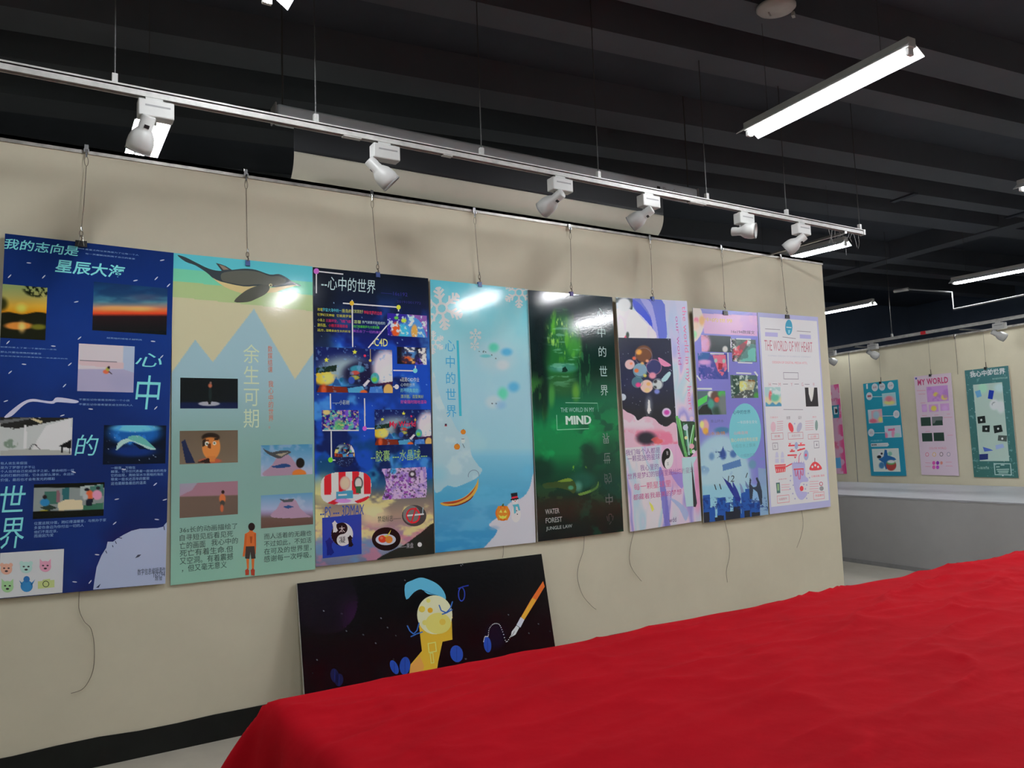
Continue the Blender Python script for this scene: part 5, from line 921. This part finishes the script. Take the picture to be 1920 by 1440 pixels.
T = B.art('red_banner', split=True)
for q in (((1230, 430), (1330, 425)), ((1340, 425), (1435, 420)), ((1250, 500), (1310, 495)), ((1340, 490), (1435, 462)), ((1220, 548), (1335, 545))): T.line(z(*q), 2.8, RD)
for x, y in ((1250, 405), (1385, 400), (1275, 480), (1385, 472), (1315, 570)): T.poly(z((x-22, y-6), (x+22, y-8), (x+6, y+2), (x+6, y+14), (x-8, y+14), (x-8, y+2)), RD)
T = B.art('basket_drawing'); T.poly(z((1060, 665), (1198, 655), (1195, 750), (1080, 765)), RD, 3).line(z((1198, 690), (1285, 645)), 2.2, RD, 3)
for i in range(5): T.line(z((1085+i*24, 715), (1090+i*24, 750)), 1.6, (206, 150, 150), 4)
T.line(z((1065, 685), (1198, 675)), 1.6, (206, 140, 140), 4); T.build()
for x in (1090, 1157):
    T = B.art('tower_drawing'); T.poly(z((x-22, 640), (x-18, 560), (x-14, 520), (x, 500), (x+14, 520), (x+20, 560), (x+26, 640)), (176, 176, 200), 3).line(z((x-20, 585), (x+22, 580)), 1.6, (206, 206, 212), 4); T.build()
T = B.art('mushroom_drawing'); T.poly(spl(z((1495, 730), (1510, 660), (1555, 625), (1610, 655), (1638, 720)), 4), RD, 3).line(z((1555, 630), (1555, 580)), 1.2, (130, 90, 100), 3)
for q in ((1525, 690), (1560, 670), (1595, 690)): T.poly(ell(*z(q)[0], 1.9, 2.4, 10), (206, 196, 200), 4)
T.build()
T = B.art('capsule_drawing', split=True); T.poly(ell(*z((1262, 205))[0], 4.4, 9.5, 16, -.3), RD).poly(ell(*z((1365, 205))[0], 4.4, 9.5, 16, .3), (160, 160, 180)).poly(ell(*z((1328, 430))[0], 3.2, 7, 14), (140, 150, 180), 4).poly(ell(*z((1448, 545))[0], 4.6, 10, 14), (140, 150, 180)).poly(ell(*z((1445, 545))[0], 2.2, 3, 10), (206, 80, 110), 4).poly(ell(*z((1045, 200))[0], 5, 10, 12), (196, 166, 176)).poly(ell(*z((1575, 180))[0], 2.8, 10, 12), (120, 140, 136)).poly(ell(*z((1632, 898))[0], 3.4, 4, 14), (170, 70, 90)).poly(ell(*z((1632, 898))[0], 2.2, 2.7, 14), (192, 192, 202), 4).poly(ell(*z((1638, 955))[0], 4, 4.4, 12), (130, 130, 134))
T = B.art('bottle_photo'); T.poly(z((1078, 885), (1125, 880), (1132, 1010), (1090, 1015)), (70, 100, 100), 3).poly(z((1092, 900), (1115, 898), (1118, 980), (1096, 982)), (130, 160, 120), 4).build()
T = B.art('dot_mark', split=True)
for q in ((1260, 800), (1255, 858), (1290, 915), (1252, 960), (1285, 1018), (1312, 1080), (1475, 770), (1490, 822), (1455, 1075), (1475, 1010), (1420, 905), (1455, 912), (1440, 960), (1308, 160)): T.poly(ell(*z(q)[0], 1.3, 1.6, 8), (150, 150, 180))
# ================================================================== black board leaning on the floor
tl, tr_, br, bl = at_y(557, 1093, 4.575), at_y(1015, 1036, 4.575), None, None
Hb = .80; y_bot = 4.575-.16; e_v = np.array([0, y_bot-4.575, -math.sqrt(Hb**2-.16**2)])/Hb
eU = (tr_-tl); eU[1] = 0; Wb = np.linalg.norm(eU); eU /= Wb; eU = eU-e_v*(eU@e_v); eU /= np.linalg.norm(eU)
O = tl.copy(); O[2] = -e_v[2]*Hb+.012
B = Board('floor_poster', 'wide black night-sky board with a moon-headed figure, leaning on the wall', 'poster', None, O, eU, e_v, Wb, Hb, .022, 'gloss2', K_PRINT)
zF = zm(540, 1020, .2656)
def f_bgn(c): c.fill((4, 5, 8)).blob(*zF((270, 410))[0], 59, 60, (12, 8, 17), .05).mask((np.hypot((c.X-zF((270, 410))[0][0])/59, (c.Y-zF((270, 410))[0][1])/60) < 1)*sstep(620, 665, c.X)*sstep(1100, 1150, c.Y), (38, 14, 44), .9).dots(60, 3, (130, 132, 140), .6, 1.0).blob(*zF((1460, 650))[0], 20, 24, (9, 10, 28), .4)
B.paint('background_print', None, .006, f_bgn)
T = B.art('hand_illustration'); T.poly(spl(zF((825, 290), (880, 255), (935, 237), (990, 250), (1050, 280), (1090, 320), (1112, 365), (1110, 395), (1080, 385), (1040, 362), (985, 352), (940, 320), (890, 340), (835, 392)), 3), (84, 160, 190), 3).line(zF((950, 325), (1010, 350), (1060, 365)), 1., (40, 80, 120), 4).build()
T = B.art('figure_illustration'); T.poly(zF((925, 580), (945, 755), (865, 850), (850, 960), (1040, 960), (1060, 830), (1090, 690), (1160, 675), (1155, 530), (1162, 520), (1130, 440), (1000, 420)), (206, 160, 50), 3).poly(zF((870, 850), (930, 790), (960, 860), (940, 960), (850, 960)), (206, 140, 70), 4).frame(*zF((985, 700))[0], *zF((1050, 760))[0], .006, (226, 200, 110), 5).frame(*zF((1000, 770))[0], *zF((1032, 840))[0], .005, (226, 196, 110), 5)
T.build()
T = B.art('moon_head'); T.poly(ell(*zF((1035, 500))[0], 33, 36.5, 34), (214, 206, 160), 5).poly(ell(*zF((1060, 560))[0], 24, 20, 20), (206, 186, 100), 6)
for q, r_, col in (((945, 460), 6, (206, 176, 70)), ((1003, 468), 5, (206, 150, 40)), ((990, 400), 4, (210, 190, 100)), ((965, 555), 5, (206, 186, 100)), ((1090, 550), 6, (206, 170, 70))): T.poly(ell(*zF(q)[0], r_, r_, 14), col, 7)
T.build()
for pts in (((1065, 430), (1080, 470), (1115, 485), (1145, 455), (1160, 405)), ((1085, 497), (1120, 485), (1160, 462)), ((840, 575), (860, 615), (885, 635), (910, 610), (925, 555)), ((865, 655), (905, 635), (950, 620))):
    T = B.art('blue_stroke'); T.line(zF(*pts), 2.2, (48, 92, 160), 9); T.build()
T = B.art('blue_stroke'); T.line(zF(*[(1225+22*math.cos(t), 355+48*math.sin(t)) for t in np.linspace(0, 6.28, 16)]), 2., (40, 60, 150), 3).line(zF((1200, 315), (1240, 300), (1275, 292)), 2.4, (30, 44, 130), 4); T.build()
for q, rx, ry, rot in (((825, 860), 10, 17, .1), ((750, 870), 7, 14, -.4), ((1190, 775), 12, 16, -.2), ((1408, 710), 7, 15, -.1), ((330, 930), 8, 14, -.2), ((1250, 930), 10, 16, .2), ((360, 960), 8, 12, .1)):
    T = B.art('leaf_illustration'); T.poly(ell(*zF(q)[0], rx, ry, 16, rot), (30, 66, 150) if q[0] > 500 else (18, 24, 60), 3).line([(zF(q)[0][0], zF(q)[0][1]-ry*.8), (zF(q)[0][0], zF(q)[0][1]+ry*.8)], .9, (18, 40, 110), 4); T.build()
T = B.art('fountain_pen'); T.poly(zF((1800, 262), (1812, 300), (1740, 420), (1668, 535), (1645, 515), (1710, 400)), (206, 96, 40), 3).poly(zF((1725, 380), (1752, 395), (1668, 535), (1645, 515)), (206, 146, 50), 4).poly(zF((1642, 515), (1668, 535), (1640, 590), (1612, 572)), (176, 180, 190), 4).poly(zF((1612, 575), (1632, 590), (1605, 640), (1572, 658), (1578, 620)), (190, 194, 204), 4).line(zF((1575, 655), (1600, 615)), .8, (60, 60, 70), 5); T.build()
T = B.art('dotted_line', split=False)
pts = spl(zF((1380, 690), (1390, 655), (1412, 650), (1420, 600), (1450, 565), (1490, 568), (1515, 620), (1540, 690), (1570, 652)), 4, False)
for q in pts: T.poly(ell(*q, .9, .9, 6), (200, 204, 212), 4)
T.build()
# ================================================================== far wall posters
FG2 = 'posters hung on the far wall above the grey ledge'
def far_board(label, tl, tr, br, bl, mat_='matte'):
    q = [on_plane(*p, n_far, FARW-.035+(.012 if i > 1 else 0)) for i, p in enumerate((tl, tr, br, bl))]
    eU = (q[1]-q[0])/2+(q[2]-q[3])/2; W_ = np.linalg.norm(eU); eU /= W_
    eV = (q[3]-q[0])/2+(q[2]-q[1])/2; eV -= eU*(eV @ eU); H_ = np.linalg.norm(eV); eV /= H_
    O = sum(q)/4-eU*W_/2-eV*H_/2
    return Board('exhibition_poster', label, 'poster', FG2, O, eU, eV, W_, H_, .008, mat_, K_PRINT)
def far_hang(px, py, label):
    p = Vector(on_plane(px, py, n_far, FARW-.03)); root = empty('hanging_wire', p); tag(root, label, 'wire', 'wires hanging from the wall rail')
    MB().tube([(0, 0, .02), (0, 0, 2.92-p.z)], .0018, 5).build('wire', MT['wire'], root)
    MB().tube([(0, 0, .08), (0, 0, .015)], .006, 6).build('snap_hook', MT['wire'], root)
    binder_clip(p-Vector((n_far[0], n_far[1], 0))*.01, MT['black'], label.replace('thin hanging wire that holds', 'black clip on top of'), .045, False)
zG = zm(1540, 640, .1979)
B = far_board('hot pink splashed poster half hidden behind the end of the display wall', (1512, 727), (1574.5, 721), (1586, 887), (1519, 890)); c_ = None
def f_pink(c):
    c.fill((190, 150, 170)).noise(.09, (206, 70, 120), .45, .56, 3, .9, region=sstep(1562, 1572, c.X-.07*(c.Y-720))).noise(.09, (206, 80, 130), .5, .6, 8, .8, region=1-sstep(735, 760, c.Y)).poly(zG((95, 610), (165, 600), (170, 725), (115, 728)), (40, 120, 140)).poly(zG((115, 620), (150, 618), (155, 690), (120, 690)), (190, 194, 196)).poly(zG((130, 640), (150, 640), (152, 680), (132, 680)), (44, 44, 50)).noise(.12, (206, 90, 120), .5, .6, 12, .8, region=sstep(815, 825, c.Y)*(1-sstep(838, 845, c.Y))).poly(zG((60, 1110), (180, 1100), (190, 1200), (60, 1205)), (84, 150, 190)).mask(sstep(1572, 1577, c.X-.068*(c.Y-720)), (206, 50, 110))
B.paint('background_print', None, .008, f_pink)
T = B.art('heading_text', split=True); T.text('世界', *zG((60, 545))[0], *zG((160, 565))[0], (170, 70, 110), lv=2)
B = far_board('teal poster with round white badges and a panda drawing', (1620.5, 719), (1685, 712), (1698, 892), (1631, 892.5))
B.paint('background_print', None, .03, lambda c: c.grad([(700, (38, 140, 160)), (900, (32, 122, 146))]))
T = B.art('round_badge', split=True)
for q in ((507, 436), (575, 430), (657, 420), (455, 520), (711, 690), (473, 865)): T.poly(ell(*zG(q)[0], 6, 7.4, 18), (186, 190, 194), 2)
T = B.art('white_tag', split=True); T.poly(zG((424, 405), (440, 402), (442, 450), (427, 452)), (190, 194, 196), 2).poly(zG((470, 968), (630, 960), (642, 982), (625, 996), (472, 998)), (184, 190, 190), 2)
T = B.art('caption_text', split=True); T.text('内容展示', *zG((468, 935))[0], *zG((580, 948))[0], (120, 176, 186), lv=2); T.text('●●●—————', *zG((476, 975))[0], *zG((620, 985))[0], (60, 70, 74), lv=3)
for q, tx in (((507, 436), '画展'), ((575, 430), '世界'), ((657, 420), '心中'), ((455, 520), '一'), ((711, 690), '二'), ((473, 865), '三')):
    x, y = zG(q)[0]; T.text(tx, x-3.6, y-1.6, x+3.6, y+1.4, (150, 90, 100), lv=3)
T = B.art('connector_line', split=True); T.line(zG((485, 525), (575, 523)), 1.2, (180, 190, 194), 2).line(zG((580, 708), (685, 706)), 1.2, (180, 190, 194), 2).line(zG((500, 868), (600, 866)), 1.2, (180, 190, 194), 2)
def f_t1(c): c.fill((150, 186, 190)).blob(*zG((645, 560))[0], 10, 8, (206, 150, 160), .4).blob(*zG((645, 580))[0], 10, 4, (206, 196, 120), .4).blob(*zG((640, 545))[0], 6, 5, (206, 120, 130), .4)
B.paint('photo_print', (*zG((573, 495))[0], *zG((714, 606))[0]), .008, f_t1, lv=2)
def f_t2(c): c.fill((176, 186, 190)).poly(zG((470, 660), (575, 640), (580, 770), (480, 770)), (206, 150, 160)).blob(*zG((520, 700))[0], 6, 8, (150, 180, 190), .4).blob(*zG((560, 740))[0], 4, 5, (206, 190, 110), .4).blob(*zG((490, 755))[0], 7, 4, (206, 100, 120), .4)
B.paint('photo_print', (*zG((440, 650))[0], *zG((585, 770))[0]), .008, f_t2, lv=2)
def f_t3(c): c.fill((176, 186, 196)).poly(zG((630, 830), (695, 822), (695, 845), (632, 850)), (206, 90, 130)).blob(*zG((680, 875))[0], 3, 7, (206, 130, 160), .4).blob(*zG((610, 895))[0], 4, 6, (206, 120, 150), .4).blob(*zG((720, 890))[0], 6, 4, (150, 190, 180), .4)
B.paint('photo_print', (*zG((597, 803))[0], *zG((762, 908))[0]), .008, f_t3, lv=2)
def f_t4(c): c.fill((186, 194, 186)).poly(zG((600, 1025), (620, 1030), (630, 1080), (690, 1100), (710, 1120), (660, 1140), (640, 1200), (610, 1215), (590, 1150), (540, 1120), (590, 1090)), (36, 90, 140)).blob(*zG((560, 1075))[0], 5, 6, (196, 198, 196), .2).blob(*zG((548, 1095))[0], 4, 3, (30, 34, 40), .2).blob(*zG((572, 1064))[0], 2, 2, (30, 34, 40), .2).blob(*zG((662, 1175))[0], 9.5, 10, (150, 60, 56), .1).blob(*zG((660, 1150))[0], 8, 4, (90, 150, 90), .3).blob(*zG((662, 1140))[0], 7, 3, (196, 200, 196), .3).blob(*zG((650, 1065))[0], 4, 4, (120, 170, 150), .3).blob(*zG((572, 1175))[0], 5, 6, (60, 110, 150), .3)
B.paint('panda_picture', (*zG((478, 1020))[0], *zG((752, 1235))[0]), .006, f_t4, lv=2)
B = far_board('pale pink poster headed MY WORLD with purple pictures and dark panels', (1712.6, 706), (1784, 699), (1797, 892), (1729, 890.5))
B.paint('background_print', None, .05, lambda c: c.fill((190, 172, 184)))
T = B.art('heading_text', split=True); T.text('MY WORLD', *zG((910, 362))[0], *zG((1203, 394))[0], (176, 66, 110), lv=2, off=.03, spacing=1.1); T.text('COLOR WORLD', *zG((1022, 1003))[0], *zG((1185, 1022))[0], (190, 110, 130), lv=2)
T = B.art('emblem'); T.poly(zG((888, 345), (906, 342), (908, 360), (890, 362)), (84, 84, 150), 2).build()
def f_m1(c): c.fill((176, 130, 184)).blob(*zG((1085, 503))[0], 5, 4, (206, 180, 90), .3).blob(*zG((1165, 530))[0], 6, 5, (206, 180, 100), .3).noise(.12, (160, 110, 176), .5, .65, 3, .7)
B.paint('photo_print', (*zG((995, 432))[0], *zG((1208, 562))[0]), .008, f_m1, lv=2)
for a, b_ in (((950, 598), (1003, 668)), ((1018, 600), (1112, 665)), ((1125, 592), (1215, 655))):
    B.paint('photo_print', (*zG(a)[0], *zG(b_)[0]), .008, (lambda X_: lambda c: c.fill((184, 140, 186)).blob(*zG((X_, 635))[0], 5, 5, (206, 186, 80) if 1040 < X_ < 1100 else (190, 150, 196), .3))((a[0]+b_[0])/2), lv=2)
T = B.art('dark_panel', split=True)
for a, b_ in (((940, 722), (1040, 800)), ((1047, 716), (1152, 795)), ((952, 870), (1055, 948)), ((1062, 866), (1167, 944))): T.box(*zG(a)[0], *zG(b_)[0], (40, 60, 52), 2)
T.poly(zG((1047, 718), (1152, 714), (1150, 748), (1085, 750), (1075, 775), (1050, 780)), (100, 104, 104), 3)
T = B.art('colour_dot', split=True)
for q, r_, col in (((1003, 1072), 3.6, (190, 100, 130)), ((1070, 1072), 3.8, (196, 160, 90)), ((1137, 1070), 3.8, (110, 90, 100)), ((1206, 1070), 3.8, (140, 130, 150)), ((1066, 1152), 3.3, (190, 80, 150)), ((1102, 1152), 3.3, (130, 50, 150)), ((1138, 1152), 2.8, (206, 130, 120)), ((1066, 1193), 3.3, (196, 90, 160)), ((1102, 1193), 3.3, (170, 70, 170))):
    T.poly(ell(*zG(q)[0], r_*.92, r_*1.1, 14), col, 2)
    if q[1] < 1100: T.poly(ell(*zG(q)[0], r_*.65, r_*.8, 12), (196, 178, 186), 3)
T = B.art('text_rule', split=True)
for a, b_ in (((905, 468), (988, 464)), ((920, 500), (985, 498)), ((940, 585), (985, 582)), ((1160, 722), (1240, 718)), ((1190, 690), (1220, 688)), ((1195, 890), (1245, 888)), ((985, 1150), (1035, 1152)), ((985, 1185), (1035, 1187)), ((1180, 1145), (1235, 1145)), ((1180, 1180), (1245, 1182)), ((985, 855), (1030, 853)), ((955, 705), (1000, 702)), ((1070, 700), (1110, 696))): T.line(zG(a, b_), .9, (190, 130, 150), 2)
B = far_board('dark green speckled poster with white lettering and a pale photo panel', (1810, 694), (1892, 686), (1908, 895.5), (1825, 895))
def f_gr(c): c.grad([(690, (62, 108, 110)), (900, (52, 96, 90))])  .noise(.25, (120, 160, 160), .70, .76, 3, .6).dots(50, 4, (190, 206, 206), .4, .9)
B.paint('background_print', None, .006, f_gr)
T = B.art('heading_text', split=True); T.text('我心中的世界', *zG((1405, 286))[0], *zG((1745, 310))[0], (190, 200, 198), lv=3, off=.03); T.text('数字媒体学院作品展', *zG((1620, 348))[0], *zG((1765, 352))[0], (150, 186, 180), lv=3); T.text('16届数媒', *zG((1480, 1188))[0], *zG((1592, 1212))[0], (150, 176, 166), lv=3)
def f_gp(c): c.fill((160, 180, 170)).blob(*zG((1530, 440))[0], 8, 10, (150, 196, 170), .6).blob(*zG((1690, 440))[0], 10, 8, (170, 196, 196), .6).blob(*zG((1640, 600))[0], 9, 10, (190, 196, 196), .3).blob(*zG((1700, 620))[0], 8, 12, (190, 198, 196), .4).noise(.3, (60, 80, 80), .6, .64, 5, .8, region=1-sstep(.8, 1.1, np.hypot((c.X-zG((1640, 600))[0][0])/5, (c.Y-zG((1640, 600))[0][1])/5)))
gp = B.paint('pale_panel', (*zG((1437, 412))[0], *zG((1782, 1135))[0]), .008, f_gp, lv=2)
T = B.art('photo_print', split=True)
for pts, col in ((((1455, 475), (1505, 460), (1520, 520), (1475, 535)), (96, 150, 186)), (((1590, 460), (1637, 468), (1622, 550), (1578, 542)), (30, 56, 150)), (((1477, 715), (1550, 705), (1558, 772), (1485, 780)), (30, 38, 36)), (((1525, 798), (1597, 795), (1595, 860), (1525, 858)), (30, 38, 36)), (((1630, 800), (1705, 790), (1720, 855), (1640, 872)), (30, 38, 36)), (((1677, 890), (1760, 893), (1757, 950), (1672, 940)), (70, 80, 76)), (((1497, 1070), (1580, 1065), (1580, 1118), (1500, 1125)), (34, 46, 96)), (((1530, 1000), (1600, 1020), (1630, 1035), (1545, 1045)), (70, 96, 170)), (((1650, 985), (1720, 970), (1735, 1005), (1655, 1025)), (140, 160, 196))): T.poly(zG(*pts), col, 4)
T = B.art('photo_mark', split=True)
for q in ((1516, 745), (1563, 830), (1676, 828), (1715, 922)): T.poly(ell(*zG(q)[0], 2, 2.2, 10), (186, 196, 190), 5)
T = B.art('outlined_sign'); T.frame(*zG((1633, 1155))[0], *zG((1806, 1270))[0], .012, (160, 186, 180), 3)
for i, (a, b_) in enumerate((((1655, 1190), (1690, 1188)), ((1700, 1172), (1735, 1172)), ((1660, 1215), (1780, 1212)), ((1670, 1232), (1775, 1230)), ((1680, 1248), (1770, 1246)))): T.line(zG(a, b_), 2.2, (140, 170, 162), 3)
T.poly(ell(*zG((1720, 1270))[0], 1.4, 1.6, 10), (186, 200, 196), 4); T.build()
p = Vector(on_plane(1796, 702, n_far, FARW-.02)); root = empty('hanging_wire', p); tag(root, 'bare hanging wire between the pale pink and dark green posters', 'wire', 'wires hanging from the wall rail')
MB().tube([(0, 0, 0), (.004, 0, .2), (0, 0, 2.92-p.z)], .003, 5).build('wire', MT['wire'], root)
MB().tube([(0, 0, 2.86-p.z), (0, 0, 2.925-p.z)], .012, 6).build('rail_hook', MT['steel'], root)
for px, py, nm in ((1543, 724, 'hot pink poster'), (1652, 717, 'teal poster'), (1745.5, 703, 'pale pink poster'), (1849, 690, 'dark green poster')): far_hang(px, py, 'thin hanging wire that holds the '+nm)
# brand lettering on the screen housing
T_ = text_mesh('ThreeStars'); v, fcs = T_; lo, hi = v.min(0), v.max(0); hgt = .035; sc_ = hgt/(hi[1]-lo[1])
xb = float(at_y(1242, 352, SY-.056)[0])-3.08
obj('brand_text', [(xb+(a-lo[0])*sc_, -.0562, hz-.030+(b-lo[1])*sc_) for a, b in v], fcs, MT['grey'], hs_)
MB().box((xb-.06, -.0565, hz-.022), (xb-.025, -.0552, hz+.005)).build('brand_mark', MT['black'], hs_)
